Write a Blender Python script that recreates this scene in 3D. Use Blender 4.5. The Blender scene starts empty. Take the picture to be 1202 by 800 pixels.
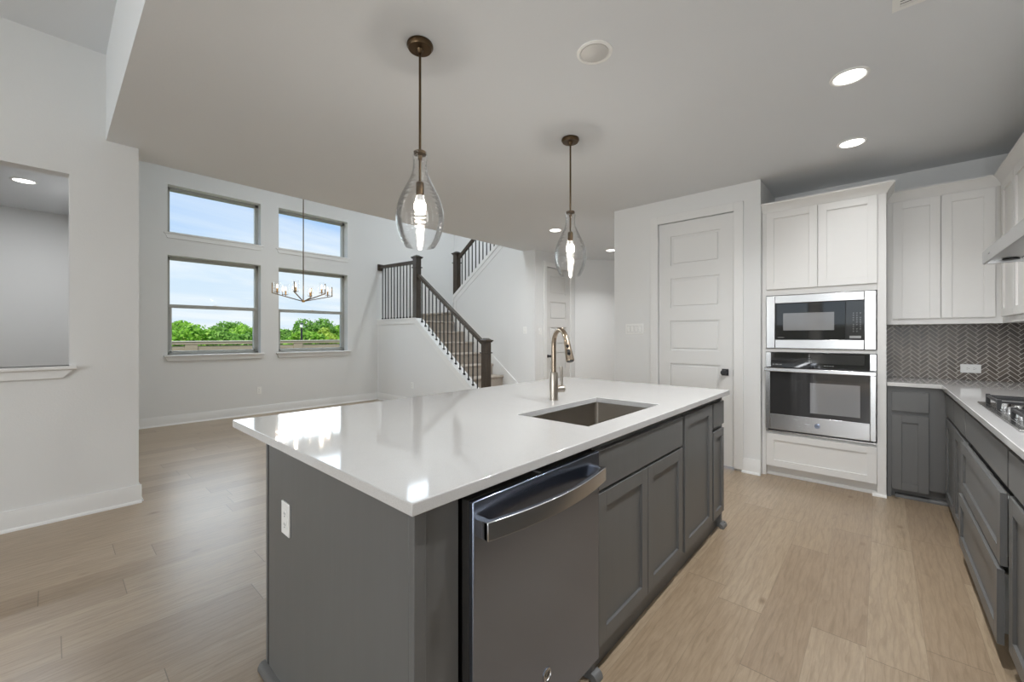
import bpy, bmesh, math, random
from mathutils import Vector, Matrix

random.seed(7)
R = math.radians
PI = math.pi
scene = bpy.context.scene
COL = scene.collection

# ------------------------------------------------------------------ camera
IMG_W, IMG_H = 1202.0, 800.0
FOCAL_PX = 484.0
EYE = 1.28
YAW = math.atan((1034 - 601) / FOCAL_PX)
cam_data = bpy.data.cameras.new('camera')
cam_data.sensor_width = 36.0
cam_data.lens = FOCAL_PX / IMG_W * 36.0
cam_data.shift_y = (394.0 - 400.0) / IMG_W
cam_data.clip_start = 0.05
cam_data.clip_end = 400
cam = bpy.data.objects.new('camera', cam_data)
COL.objects.link(cam)
cam.location = (0, 0, EYE)
cam.rotation_euler = (R(90), 0, YAW)
scene.camera = cam

# ------------------------------------------------------------------ view + cycles
scene.view_settings.view_transform = 'Standard'
scene.view_settings.look = 'None'
scene.view_settings.gamma = 1.0
scene.view_settings.use_curve_mapping = False
scene.view_settings.exposure = 0.09
cy = scene.cycles
cy.max_bounces = 10
cy.diffuse_bounces = 5
cy.glossy_bounces = 4
cy.transmission_bounces = 6
cy.transparent_max_bounces = 16
cy.caustics_reflective = False
cy.caustics_refractive = False
cy.sample_clamp_indirect = 4.0
cy.use_denoising = True
cy.use_adaptive_sampling = False

# ------------------------------------------------------------------ light levels
SUN_E = 4.6
WORLD_E = 1.0
CAN_W = 12.0
LIVING_FILL_W = 1.5
PENDANT_W = 5.5
CHANDELIER_W = 1.4
DAY_LIVING = 42.0
DAY_R = 118.0
GLOW_E = 2.5
DINING_FILL_W = 14.5

# ------------------------------------------------------------------ node helper
class NT:
    def __init__(self, nt):
        self.nt = nt
    def n(self, kind, **props):
        nd = self.nt.nodes.new(kind)
        for k, v in props.items():
            setattr(nd, k, v)
        return nd
    def l(self, a, b):
        self.nt.links.new(a, b)
    def math(self, op, a, b=None, c=None):
        nd = self.n('ShaderNodeMath', operation=op)
        for i, v in enumerate((a, b, c)):
            if v is None:
                continue
            if isinstance(v, (int, float)):
                nd.inputs[i].default_value = v
            else:
                self.l(v, nd.inputs[i])
        return nd.outputs[0]
    def mix(self, fac, a, b, blend='MIX'):
        nd = self.n('ShaderNodeMix', data_type='RGBA', blend_type=blend)
        for i, v in ((0, fac), (6, a), (7, b)):
            if isinstance(v, (int, float)):
                nd.inputs[i].default_value = v
            elif isinstance(v, tuple):
                nd.inputs[i].default_value = v if len(v) == 4 else (*v, 1)
            else:
                self.l(v, nd.inputs[i])
        return nd.outputs[2]
    def ramp(self, fac, stops):
        nd = self.n('ShaderNodeValToRGB')
        el = nd.color_ramp.elements
        while len(el) < len(stops):
            el.new(0.5)
        for e, (p, c) in zip(el, stops):
            e.position = p
            e.color = (*c, 1) if len(c) == 3 else c
        self.l(fac, nd.inputs[0])
        return nd.outputs[0]

def srgb(r, g, b):
    def f(v):
        v /= 255.0
        return v / 12.92 if v <= 0.04045 else ((v + 0.055) / 1.055) ** 2.4
    return (f(r), f(g), f(b))

# ------------------------------------------------------------------ world sky
world = bpy.data.worlds.new('sky')
scene.world = world
world.use_nodes = True
wt = NT(world.node_tree)
world.node_tree.nodes.clear()
tc = wt.n('ShaderNodeTexCoord')
sep = wt.n('ShaderNodeSeparateXYZ')
wt.l(tc.outputs['Generated'], sep.inputs[0])
zc = wt.math('MAXIMUM', sep.outputs[2], 0.0)
base = wt.ramp(zc, [(0.0, srgb(226, 238, 250)), (0.13, srgb(212, 232, 252)), (0.2, srgb(182, 213, 250)),
                    (0.34, srgb(140, 186, 245)), (1.0, srgb(84, 138, 225))])
zz = wt.math('ADD', zc, 0.16)
cx_ = wt.math('DIVIDE', sep.outputs[0], zz)
cy_ = wt.math('DIVIDE', sep.outputs[1], zz)
cmb = wt.n('ShaderNodeCombineXYZ')
wt.l(cx_, cmb.inputs[0]); wt.l(cy_, cmb.inputs[1])
mp = wt.n('ShaderNodeMapping')
mp.inputs['Scale'].default_value = (1.1, 0.55, 1)
mp.inputs['Rotation'].default_value = (0, 0, 0.5)
wt.l(cmb.outputs[0], mp.inputs[0])
cn = wt.n('ShaderNodeTexNoise')
cn.inputs['Scale'].default_value = 1.25
cn.inputs['Detail'].default_value = 6
cn.inputs['Roughness'].default_value = 0.55
cn.inputs['Distortion'].default_value = 0.5
wt.l(mp.outputs[0], cn.inputs[0])
cf = wt.ramp(cn.outputs[0], [(0.40, (0, 0, 0)), (0.66, (1, 1, 1))])
low = wt.ramp(zc, [(0.0, (0.95, 0.95, 0.95)), (0.17, (0.95, 0.95, 0.95)), (0.27, (0.5, 0.5, 0.5)), (0.5, (0.4, 0.4, 0.4))])
cfac = wt.math('MULTIPLY', cf, low)
skyc = wt.mix(cfac, base, (*srgb(246, 250, 254), 1))
bg = wt.n('ShaderNodeBackground')
wt.l(skyc, bg.inputs[0])
bg.inputs[1].default_value = WORLD_E
wo = wt.n('ShaderNodeOutputWorld')
wt.l(bg.outputs[0], wo.inputs[0])

# ------------------------------------------------------------------ lamps of the place
def add_light(name, kind, loc, energy, color=(1, 1, 1), rot=(0, 0, 0), **kw):
    d = bpy.data.lights.new(name, kind)
    d.energy = energy
    d.color = color
    for k, v in kw.items():
        setattr(d, k, v)
    o = bpy.data.objects.new(name, d)
    COL.objects.link(o)
    o.location = loc
    o.rotation_euler = rot
    return o

sun_dir = Vector((-0.36, 0.50, -0.80))
sun = add_light('sun', 'SUN', (10, -8, 20), SUN_E, (1.0, 0.96, 0.9), angle=R(4))
sun.rotation_euler = sun_dir.to_track_quat('-Z', 'Y').to_euler()
# daylight through the living room's window wall (behind the camera) and the dining windows
DAY = (0.93, 0.965, 1.0)
CAN_C = (0.97, 0.985, 1.0)
add_light('living_daylight', 'AREA', (-3.35, -5.98, 1.55), DAY_LIVING, DAY, (R(90), 0, 0), shape='RECTANGLE', size=1.4, size_y=2.4)
add_light('living_daylight', 'AREA', (0.44, -5.98, 1.55), DAY_R, DAY, (R(90), 0, 0), shape='RECTANGLE', size=0.8, size_y=2.4)

# the bright western half of the sky, as soft light through the dining windows
glow = add_light('sky_glow', 'SUN', (-20, 2, 10), GLOW_E, (0.90, 0.96, 1.0), angle=R(60))
glow.rotation_euler = Vector((0.93, -0.10, -0.36)).to_track_quat('-Z', 'Y').to_euler()

# ------------------------------------------------------------------ materials
M = {}
def principled(name, color, rough=0.5, metal=0.0, spec=0.5, **kw):
    m = bpy.data.materials.new(name)
    m.use_nodes = True
    t = NT(m.node_tree)
    b = m.node_tree.nodes['Principled BSDF']
    b.inputs['Base Color'].default_value = (*color, 1)
    b.inputs['Roughness'].default_value = rough
    b.inputs['Metallic'].default_value = metal
    b.inputs['Specular IOR Level'].default_value = spec
    for k, v in kw.items():
        b.inputs[k].default_value = v
    M[name] = m
    return m, t, b

def coords(t, scale=(1, 1, 1), rot=(0, 0, 0), kind='Object'):
    c = t.n('ShaderNodeTexCoord')
    mp = t.n('ShaderNodeMapping')
    mp.inputs['Scale'].default_value = scale
    mp.inputs['Rotation'].default_value = rot
    t.l(c.outputs[kind], mp.inputs[0])
    return mp.outputs[0]

def noise(t, vec, scale, detail=3, rough=0.5, dist=0.0):
    n = t.n('ShaderNodeTexNoise')
    n.inputs['Scale'].default_value = scale
    n.inputs['Detail'].default_value = detail
    n.inputs['Roughness'].default_value = rough
    n.inputs['Distortion'].default_value = dist
    t.l(vec, n.inputs[0])
    return n.outputs[0]

def bump(t, b, h, strength, dist=0.001):
    bp = t.n('ShaderNodeBump')
    bp.inputs['Strength'].default_value = strength
    bp.inputs['Distance'].default_value = dist
    t.l(h, bp.inputs['Height'])
    t.l(bp.outputs[0], b.inputs['Normal'])

def paint(name, color, rough, bscale, bstr, var=0.02, spec=0.3):
    m, t, b = principled(name, color, rough, spec=spec)
    v = coords(t)
    n1 = noise(t, v, 1.3, 2)
    c = t.mix(n1, tuple(x * (1 - var) for x in color), tuple(min(1, x * (1 + var)) for x in color))
    t.l(c, b.inputs['Base Color'])
    if bstr:
        bump(t, b, noise(t, v, bscale, 3, 0.6), bstr, 0.002)
    return m

paint('wall_paint', (0.775, 0.78, 0.775), 0.85, 95, 0.35)
paint('ceiling_paint', (0.76, 0.78, 0.80), 0.95, 60, 0.25)
paint('trim_paint', (0.80, 0.80, 0.79), 0.4, 40, 0.0)
paint('white_cabinet', (0.78, 0.77, 0.75), 0.38, 40, 0.0)
paint('door_paint', (0.76, 0.76, 0.75), 0.42, 40, 0.0)

def gray_cabinet():
    base = srgb(102, 102, 101)
    m, t, b = principled('gray_cabinet', base, 0.4, spec=0.45)
    v = coords(t, (14, 14, 1.2))
    n1 = noise(t, v, 2.0, 4, 0.6)
    c = t.mix(n1, tuple(x * 0.93 for x in base), tuple(x * 1.07 for x in base))
    t.l(c, b.inputs['Base Color'])
    bump(t, b, noise(t, coords(t, (60, 60, 4)), 3.0, 2), 0.08, 0.001)
gray_cabinet()
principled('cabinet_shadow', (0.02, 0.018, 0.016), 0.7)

def floor_mat():
    m, t, b = principled('oak_plank', (0.4, 0.3, 0.2), 0.36, spec=0.8)
    c = t.n('ShaderNodeTexCoord')
    s = t.n('ShaderNodeSeparateXYZ')
    t.l(c.outputs['Object'], s.inputs[0])
    X, Y = s.outputs[0], s.outputs[1]
    rowf = t.math('DIVIDE', t.math('ADD', X, 0.045), 0.183)
    row = t.math('FLOOR', rowf)
    wn = t.n('ShaderNodeTexWhiteNoise', noise_dimensions='1D')
    t.l(row, wn.inputs['W'])
    yf = t.math('ADD', t.math('DIVIDE', Y, 1.24), t.math('MULTIPLY', wn.outputs[0], 7.3))
    col = t.math('FLOOR', yf)
    idv = t.n('ShaderNodeCombineXYZ')
    t.l(row, idv.inputs[0]); t.l(col, idv.inputs[1])
    w2 = t.n('ShaderNodeTexWhiteNoise', noise_dimensions='3D')
    t.l(idv.outputs[0], w2.inputs['Vector'])
    tone = w2.outputs[0]
    # grain coordinates: stretched along the plank, shifted per plank
    g = t.n('ShaderNodeCombineXYZ')
    t.l(X, g.inputs[0])
    t.l(t.math('MULTIPLY', Y, 0.085), g.inputs[1])
    t.l(t.math('MULTIPLY', tone, 37.0), g.inputs[2])
    fine = noise(t, g.outputs[0], 85, 6, 0.7, 0.5)
    g2 = t.n('ShaderNodeCombineXYZ')
    t.l(X, g2.inputs[0])
    t.l(t.math('MULTIPLY', Y, 0.16), g2.inputs[1])
    t.l(t.math('MULTIPLY', tone, 53.0), g2.inputs[2])
    wav = t.n('ShaderNodeTexWave', wave_type='BANDS', bands_direction='X', wave_profile='SAW')
    wav.inputs['Scale'].default_value = 9
    wav.inputs['Distortion'].default_value = 9
    wav.inputs['Detail'].default_value = 2
    wav.inputs['Detail Scale'].default_value = 1.6
    t.l(g2.outputs[0], wav.inputs[0])
    big = noise(t, g2.outputs[0], 7, 3, 0.55, 0.6)
    basec = t.ramp(tone, [(0.0, srgb(155, 136, 114)), (0.35, srgb(166, 147, 123)), (0.7, srgb(174, 156, 132)), (1.0, srgb(180, 163, 141))])
    c1 = t.mix(t.math('MULTIPLY', big, 0.65), basec, srgb(144, 122, 98), 'MIX')
    fr = t.ramp(fine, [(0.33, (0.60, 0.57, 0.53)), (0.60, (1.10, 1.10, 1.10))])
    c2 = t.mix(0.5, c1, fr, 'MULTIPLY')
    wr = t.ramp(wav.outputs[0], [(0.0, (0.76, 0.73, 0.70)), (0.3, (1, 1, 1)), (1.0, (1, 1, 1))])
    c3 = t.mix(0.6, c2, wr, 'MULTIPLY')
    # knots
    k = t.n('ShaderNodeCombineXYZ')
    t.l(X, k.inputs[0]); t.l(t.math('MULTIPLY', Y, 0.55), k.inputs[1]); t.l(t.math('MULTIPLY', tone, 11.0), k.inputs[2])
    vo = t.n('ShaderNodeTexVoronoi', feature='F1')
    vo.inputs['Scale'].default_value = 4.2
    t.l(k.outputs[0], vo.inputs[0])
    kn = t.ramp(vo.outputs[0], [(0.0, (0.42, 0.36, 0.30)), (0.035, (0.62, 0.56, 0.50)), (0.095, (1, 1, 1))])
    c4 = t.mix(0.8, c3, kn, 'MULTIPLY')
    # seams
    def seam(f, w):
        fr_ = t.math('FRACT', f)
        d = t.math('MINIMUM', fr_, t.math('SUBTRACT', 1.0, fr_))
        return t.math('LESS_THAN', d, w)
    sm = t.math('MAXIMUM', t.math('MULTIPLY', seam(rowf, 0.0055), 0.42), t.math('MULTIPLY', seam(yf, 0.0014), 0.8))
    c5 = t.mix(t.math('MULTIPLY', sm, 0.8), c4, srgb(84, 72, 60))
    t.l(c5, b.inputs['Base Color'])
    rr = t.math('ADD', t.math('MULTIPLY', fine, 0.16), 0.24)
    t.l(rr, b.inputs['Roughness'])
    bump(t, b, t.math('SUBTRACT', fine, t.math('MULTIPLY', sm, 2.0)), 0.12, 0.0008)
floor_mat()

def quartz():
    m, t, b = principled('quartz', (0.80, 0.79, 0.775), 0.07, spec=1.0)
    v = coords(t)
    n1 = noise(t, v, 420, 2)
    n2 = noise(t, v, 3, 5, 0.6, 1.5)
    c = t.mix(t.ramp(n1, [(0.3, (0, 0, 0)), (0.7, (1, 1, 1))]), (0.59, 0.58, 0.57), (0.66, 0.655, 0.65))
    c = t.mix(t.math('MULTIPLY', t.ramp(n2, [(0.48, (0, 0, 0)), (0.5, (1, 1, 1)), (0.52, (0, 0, 0))]), 0.15), c, (0.55, 0.545, 0.54))
    t.l(c, b.inputs['Base Color'])
quartz()

def steel(name, color, rough, scale, strength=0.06):
    m, t, b = principled(name, color, rough, 1.0)
    v = coords(t, scale)
    n1 = noise(t, v, 3, 4, 0.6)
    t.l(t.math('ADD', t.math('MULTIPLY', n1, 0.02), rough - 0.01), b.inputs['Roughness'])
    v2 = coords(t)
    bump(t, b, noise(t, v2, 2.2, 1), strength, 0.004)
    return m
steel('steel_brushed', (0.28, 0.32, 0.41), 0.22, (3, 3, 90))
steel('steel_handle', (0.55, 0.56, 0.58), 0.22, (3, 3, 90))
steel('steel_bright', (0.50, 0.50, 0.50), 0.27, (3, 3, 60), 0.10)
steel('steel_hood', (0.55, 0.55, 0.55), 0.32, (60, 3, 3))
steel('steel_sink', (0.50, 0.465, 0.42), 0.30, (60, 60, 3), 0.02)
steel('steel_cooktop', (0.5, 0.5, 0.5), 0.2, (60, 3, 3), 0.02)
principled('faucet_nickel', srgb(170, 154, 136), 0.24, 1.0)
principled('faucet_steel', srgb(178, 170, 160), 0.28, 1.0)
principled('bronze', srgb(92, 76, 58), 0.34, 1.0)
principled('brass', srgb(196, 150, 84), 0.3, 1.0)
principled('chandelier_metal', srgb(110, 96, 78), 0.35, 1.0)
principled('black_metal', (0.022, 0.022, 0.024), 0.42, 0.0)
principled('black_plastic', (0.012, 0.012, 0.012), 0.4)
principled('black_glass', (0.012, 0.012, 0.013), 0.04, spec=1.0)
principled('oven_glass', (0.035, 0.035, 0.036), 0.05, spec=1.0)
principled('oven_window_sheen', (0.24, 0.24, 0.245), 0.07, spec=1.0)  # pale gray puts a reflected window's brightness into the colour
principled('cast_iron', (0.035, 0.035, 0.036), 0.5)
principled('white_plastic', (0.88, 0.88, 0.86), 0.35)
principled('slot_dark', (0.05, 0.05, 0.05), 0.6)
principled('print_gray', (0.35, 0.35, 0.35), 0.5)
principled('gap_shade', (0.34, 0.34, 0.33), 0.6)
principled('vinyl_frame', srgb(170, 171, 166), 0.5)
principled('grout', srgb(208, 202, 194), 0.85)
principled('hall_door_paint', (0.70, 0.69, 0.67), 0.45)

def tile_mat():
    m, t, b = principled('backsplash_tile', srgb(92, 85, 78), 0.3, spec=0.35)
    v = coords(t)
    g = t.n('ShaderNodeNewGeometry')
    c = t.ramp(g.outputs['Random Per Island'], [(0.0, srgb(80, 71, 62)), (0.5, srgb(94, 84, 75)), (1.0, srgb(108, 98, 88))])
    t.l(c, b.inputs['Base Color'])
tile_mat()

def rail_wood():
    m, t, b = principled('rail_wood', srgb(74, 64, 56), 0.25, spec=0.5)
    v = coords(t, (18, 18, 2))
    n1 = noise(t, v, 3, 4, 0.6, 0.5)
    t.l(t.mix(n1, srgb(42, 37, 33), srgb(84, 73, 63)), b.inputs['Base Color'])
rail_wood()

def carpet():
    m, t, b = principled('carpet', srgb(170, 160, 148), 0.95, spec=0.1)
    v = coords(t)
    n1 = noise(t, v, 260, 2, 0.7)
    t.l(t.mix(n1, srgb(146, 136, 125), srgb(200, 191, 180)), b.inputs['Base Color'])
    bump(t, b, n1, 0.8, 0.004)
carpet()

def glass_thin(name, tint=(1, 1, 1), base=0.03, edge=0.55, power=0.35, ripple=False):
    m = bpy.data.materials.new(name)
    m.use_nodes = True
    t = NT(m.node_tree)
    m.node_tree.nodes.clear()
    tr = t.n('ShaderNodeBsdfTransparent'); tr.inputs[0].default_value = (*tint, 1)
    gl = t.n('ShaderNodeBsdfGlossy'); gl.inputs['Roughness'].default_value = 0.02
    gl.inputs[0].default_value = (1, 1, 1, 1)
    lw = t.n('ShaderNodeLayerWeight'); lw.inputs[0].default_value = power
    if ripple:      # hand-blown: faint horizontal rings
        bp = t.n('ShaderNodeBump')
        bp.inputs['Strength'].default_value = 0.35
        bp.inputs['Distance'].default_value = 0.01
        t.l(noise(t, coords(t, (6, 6, 75)), 1.0, 2), bp.inputs['Height'])
        t.l(bp.outputs[0], gl.inputs['Normal'])
    f = t.math('ADD', t.math('MULTIPLY', lw.outputs['Fresnel'], edge), base)
    mx = t.n('ShaderNodeMixShader')
    t.l(f, mx.inputs[0]); t.l(tr.outputs[0], mx.inputs[1]); t.l(gl.outputs[0], mx.inputs[2])
    o = t.n('ShaderNodeOutputMaterial'); t.l(mx.outputs[0], o.inputs[0])
    M[name] = m
glass_thin('window_glass', (0.97, 0.985, 0.98), 0.0, 0.5, 0.12)
glass_thin('shade_glass', (0.985, 0.985, 0.985), 0.008, 0.75, 0.22, ripple=True)
glass_thin('cup_glass', (0.99, 0.99, 0.99), 0.0, 0.18, 0.15)

def emit(name, color, strength, clear=False):
    m = bpy.data.materials.new(name)
    m.use_nodes = True
    t = NT(m.node_tree)
    m.node_tree.nodes.clear()
    e = t.n('ShaderNodeEmission')
    e.inputs[0].default_value = (*color, 1)
    e.inputs[1].default_value = strength
    o = t.n('ShaderNodeOutputMaterial')
    if clear:
        tr = t.n('ShaderNodeBsdfTransparent'); ad = t.n('ShaderNodeAddShader')
        t.l(e.outputs[0], ad.inputs[0]); t.l(tr.outputs[0], ad.inputs[1]); t.l(ad.outputs[0], o.inputs[0])
    else:
        t.l(e.outputs[0], o.inputs[0])
    M[name] = m
emit('lamp_lens', (1, 0.97, 0.92), 9)
emit('bulb_glow', (1, 0.93, 0.82), 5, True)
emit('filament_glow', (1, 0.85, 0.62), 2.2, True)
principled('unlit_lens', (0.62, 0.61, 0.59), 0.35)

def fence_mat():
    m, t, b = principled('fence_wood', srgb(150, 134, 118), 0.85)
    v = coords(t, (1, 1, 1))
    s = t.n('ShaderNodeSeparateXYZ'); t.l(v, s.inputs[0])
    k = t.n('ShaderNodeCombineXYZ')
    t.l(t.math('MULTIPLY', s.outputs[1], 0.35), k.inputs[1])
    t.l(t.math('MULTIPLY', s.outputs[2], 9.0), k.inputs[2])
    n1 = noise(t, k.outputs[0], 2.4, 5, 0.65)
    t.l(t.mix(n1, srgb(118, 103, 88), srgb(186, 170, 150)), b.inputs['Base Color'])
fence_mat()
principled('fence_cap', srgb(206, 198, 186), 0.8)

def leaf_mat(name, c0, c1, c2):
    m, t, b = principled(name, c1, 0.6, spec=0.2)
    g = t.n('ShaderNodeNewGeometry')
    c = t.ramp(g.outputs['Random Per Island'], [(0.0, c0), (0.5, c1), (1.0, c2)])
    t.l(c, b.inputs['Base Color'])
    tl = t.n('ShaderNodeBsdfTranslucent')
    t.l(c, tl.inputs[0])
    mx = t.n('ShaderNodeMixShader'); mx.inputs[0].default_value = 0.35
    out = [n for n in m.node_tree.nodes if n.type == 'OUTPUT_MATERIAL'][0]
    t.l(b.outputs[0], mx.inputs[1]); t.l(tl.outputs[0], mx.inputs[2]); t.l(mx.outputs[0], out.inputs[0])
leaf_mat('leaf_green', srgb(104, 150, 44), srgb(140, 190, 66), srgb(180, 216, 100))
leaf_mat('leaf_dark', srgb(82, 126, 46), srgb(116, 162, 66), srgb(156, 196, 100))
leaf_mat('leaf_yellow', srgb(130, 160, 50), srgb(170, 196, 74), srgb(200, 220, 110))
principled('bark', srgb(92, 80, 66), 0.9)

def ground_mat():
    m, t, b = principled('grass_ground', srgb(110, 130, 70), 0.95)
    v = coords(t)
    t.l(t.mix(noise(t, v, 0.8, 5, 0.6), srgb(96, 118, 58), srgb(150, 158, 96)), b.inputs['Base Color'])
ground_mat()

# ------------------------------------------------------------------ mesh helpers
OFF = {}
class MB:
    """collects geometry in world coordinates; build() links it as one object"""
    def __init__(self):
        self.bm = bmesh.new()
    def box(self, x0, x1, y0, y1, z0, z1):
        x0, x1 = sorted((x0, x1)); y0, y1 = sorted((y0, y1)); z0, z1 = sorted((z0, z1))
        v = [self.bm.verts.new(p) for p in ((x0, y0, z0), (x1, y0, z0), (x1, y1, z0), (x0, y1, z0),
                                            (x0, y0, z1), (x1, y0, z1), (x1, y1, z1), (x0, y1, z1))]
        for f in ((0, 3, 2, 1), (4, 5, 6, 7), (0, 1, 5, 4), (1, 2, 6, 5), (2, 3, 7, 6), (3, 0, 4, 7)):
            self.bm.faces.new([v[i] for i in f])
        return self
    def obox(self, ax, p0, p1, a0, a1, z0, z1):
        """ax = axis of the front's normal; p along it, a along the other horizontal axis"""
        if ax == 'x':
            return self.box(p0, p1, a0, a1, z0, z1)
        return self.box(a0, a1, p0, p1, z0, z1)
    def prism(self, pts, d0, d1, plane='xz'):
        """pts: 2-D outline; extruded between d0 and d1 on the remaining axis"""
        def P(a, b, d):
            return {'xz': (a, d, b), 'yz': (d, a, b), 'xy': (a, b, d)}[plane]
        A = [self.bm.verts.new(P(a, b, d0)) for a, b in pts]
        B = [self.bm.verts.new(P(a, b, d1)) for a, b in pts]
        n = len(pts)
        f = [self.bm.faces.new(A), self.bm.faces.new(B[::-1])]
        for i in range(n):
            f.append(self.bm.faces.new((A[i], B[i], B[(i + 1) % n], A[(i + 1) % n])))
        bmesh.ops.recalc_face_normals(self.bm, faces=f)
        return self
    def lathe(self, prof, c, seg=32, axis='z', cap=True, smooth=True):
        """prof: (radius, height) list"""
        rings = []
        for r, h in prof:
            ring = []
            for i in range(seg):
                a = 2 * PI * i / seg
                u, v = r * math.cos(a), r * math.sin(a)
                p = {'z': (u, v, h), 'x': (h, u, v), 'y': (u, h, v)}[axis]
                ring.append(self.bm.verts.new((c[0] + p[0], c[1] + p[1], c[2] + p[2])))
            rings.append(ring)
        fs = []
        for a, b in zip(rings, rings[1:]):
            for i in range(seg):
                j = (i + 1) % seg
                fs.append(self.bm.faces.new((a[i], a[j], b[j], b[i])))
        for f in fs:
            f.smooth = smooth
        if cap:
            fs.append(self.bm.faces.new(rings[0][::-1]))
            fs.append(self.bm.faces.new(rings[-1]))
        bmesh.ops.recalc_face_normals(self.bm, faces=fs)
        return self
    def tube(self, pts, r, seg=12, cap=True):
        pts = [Vector(p) for p in pts]
        rs = r if isinstance(r, (list, tuple)) else [r] * len(pts)
        t0 = (pts[1] - pts[0]).normalized()
        up = Vector((0, 0, 1)) if abs(t0.z) < 0.9 else Vector((1, 0, 0))
        nrm = t0.cross(up).normalized()
        rings = []
        prev = t0
        for i, p in enumerate(pts):
            if i == 0: t = t0
            elif i == len(pts) - 1: t = (pts[-1] - pts[-2]).normalized()
            else: t = ((pts[i + 1] - p).normalized() + (p - pts[i - 1]).normalized()).normalized()
            q = prev.rotation_difference(t)
            nrm = (q @ nrm).normalized()
            prev = t
            bn = t.cross(nrm).normalized()
            rings.append([self.bm.verts.new(p + rs[i] * (math.cos(2 * PI * k / seg) * nrm + math.sin(2 * PI * k / seg) * bn)) for k in range(seg)])
        fs = []
        for a, b in zip(rings, rings[1:]):
            for k in range(seg):
                j = (k + 1) % seg
                f = self.bm.faces.new((a[k], a[j], b[j], b[k])); f.smooth = True
                fs.append(f)
        if cap:
            fs.append(self.bm.faces.new(rings[0][::-1])); fs.append(self.bm.faces.new(rings[-1]))
        bmesh.ops.recalc_face_normals(self.bm, faces=fs)
        return self
    def ball(self, c, r, seg=20, sq=(1, 1, 1)):
        res = bmesh.ops.create_uvsphere(self.bm, u_segments=seg, v_segments=max(6, seg // 2), radius=r,
                                        matrix=Matrix.Translation(c) @ Matrix.Diagonal((*sq, 1)))
        for v in res['verts']:
            for f in v.link_faces: f.smooth = True
        return self
    def beam(self, p, q, w, h):
        """rectangular bar from p to q, w wide (horizontal), h high (perpendicular in the vertical plane)"""
        p, q = Vector(p), Vector(q)
        d = (q - p).normalized()
        s = d.cross(Vector((0, 0, 1)))
        s = Vector((1, 0, 0)) if s.length < 1e-4 else s.normalized()
        u = s.cross(d).normalized()
        A = [self.bm.verts.new(p + s * a * w / 2 + u * b * h / 2) for a, b in ((-1, -1), (1, -1), (1, 1), (-1, 1))]
        B = [self.bm.verts.new(q + s * a * w / 2 + u * b * h / 2) for a, b in ((-1, -1), (1, -1), (1, 1), (-1, 1))]
        f = [self.bm.faces.new(A), self.bm.faces.new(B[::-1])]
        for i in range(4):
            f.append(self.bm.faces.new((A[i], B[i], B[(i + 1) % 4], A[(i + 1) % 4])))
        bmesh.ops.recalc_face_normals(self.bm, faces=f)
        return self
    def build(self, name, mat, parent=None, bevel=0.0, seg=2, origin=None):
        me = bpy.data.meshes.new(name)
        off = Vector(OFF.get(parent.name, (0, 0, 0))) if parent else Vector(origin or (0, 0, 0))
        if off.length:
            bmesh.ops.translate(self.bm, verts=self.bm.verts, vec=-off)
        self.bm.to_mesh(me)
        me.set_sharp_from_angle(angle=R(38))
        self.bm.free()
        for m in (mat if isinstance(mat, (list, tuple)) else [mat]):
            me.materials.append(M[m])
        o = bpy.data.objects.new(name, me)
        COL.objects.link(o)
        if parent:
            o.parent = parent
        elif origin:
            o.location = origin
        OFF[o.name] = tuple(off)
        if bevel:
            b = o.modifiers.new('edge', 'BEVEL')
            b.width = bevel; b.segments = seg; b.limit_method = 'ANGLE'; b.angle_limit = R(40)
            b.harden_normals = False
        return o

def tag(o, label=None, cat=None, group=None, kind=None):
    if label: o['label'] = label
    if cat: o['category'] = cat
    if group: o['group'] = group
    if kind: o['kind'] = kind
    return o

def thing(name, label, cat, loc, group=None, kind=None):
    o = bpy.data.objects.new(name, None)
    o.empty_display_size = 0.1
    COL.objects.link(o)
    o.location = loc
    OFF[o.name] = tuple(loc)
    return tag(o, label, cat, group, kind)

def struct(o):
    o['kind'] = 'structure'
    return o

def copy_tree(o, parent=None):
    c = o.copy()
    COL.objects.link(c)
    c.parent = parent
    OFF[c.name] = OFF.get(o.name, (0, 0, 0))
    for ch in [x for x in bpy.data.objects if x.parent == o]:
        copy_tree(ch, c)
    return c

def text(name, body, size, loc, rot, mat, parent, depth=0.0006):
    cu = bpy.data.curves.new(name, 'FONT')
    cu.body = body; cu.size = size; cu.extrude = depth
    cu.align_x = 'CENTER'; cu.align_y = 'CENTER'
    tmp = bpy.data.objects.new(name, cu)
    COL.objects.link(tmp)
    me = bpy.data.meshes.new_from_object(tmp.evaluated_get(bpy.context.evaluated_depsgraph_get()))
    bpy.data.objects.remove(tmp)
    me.materials.clear(); me.materials.append(M[mat])
    o = bpy.data.objects.new(name, me)
    COL.objects.link(o)
    o.parent = parent
    o.location = Vector(loc) - Vector(OFF[parent.name])
    o.rotation_euler = rot
    return o

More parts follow.
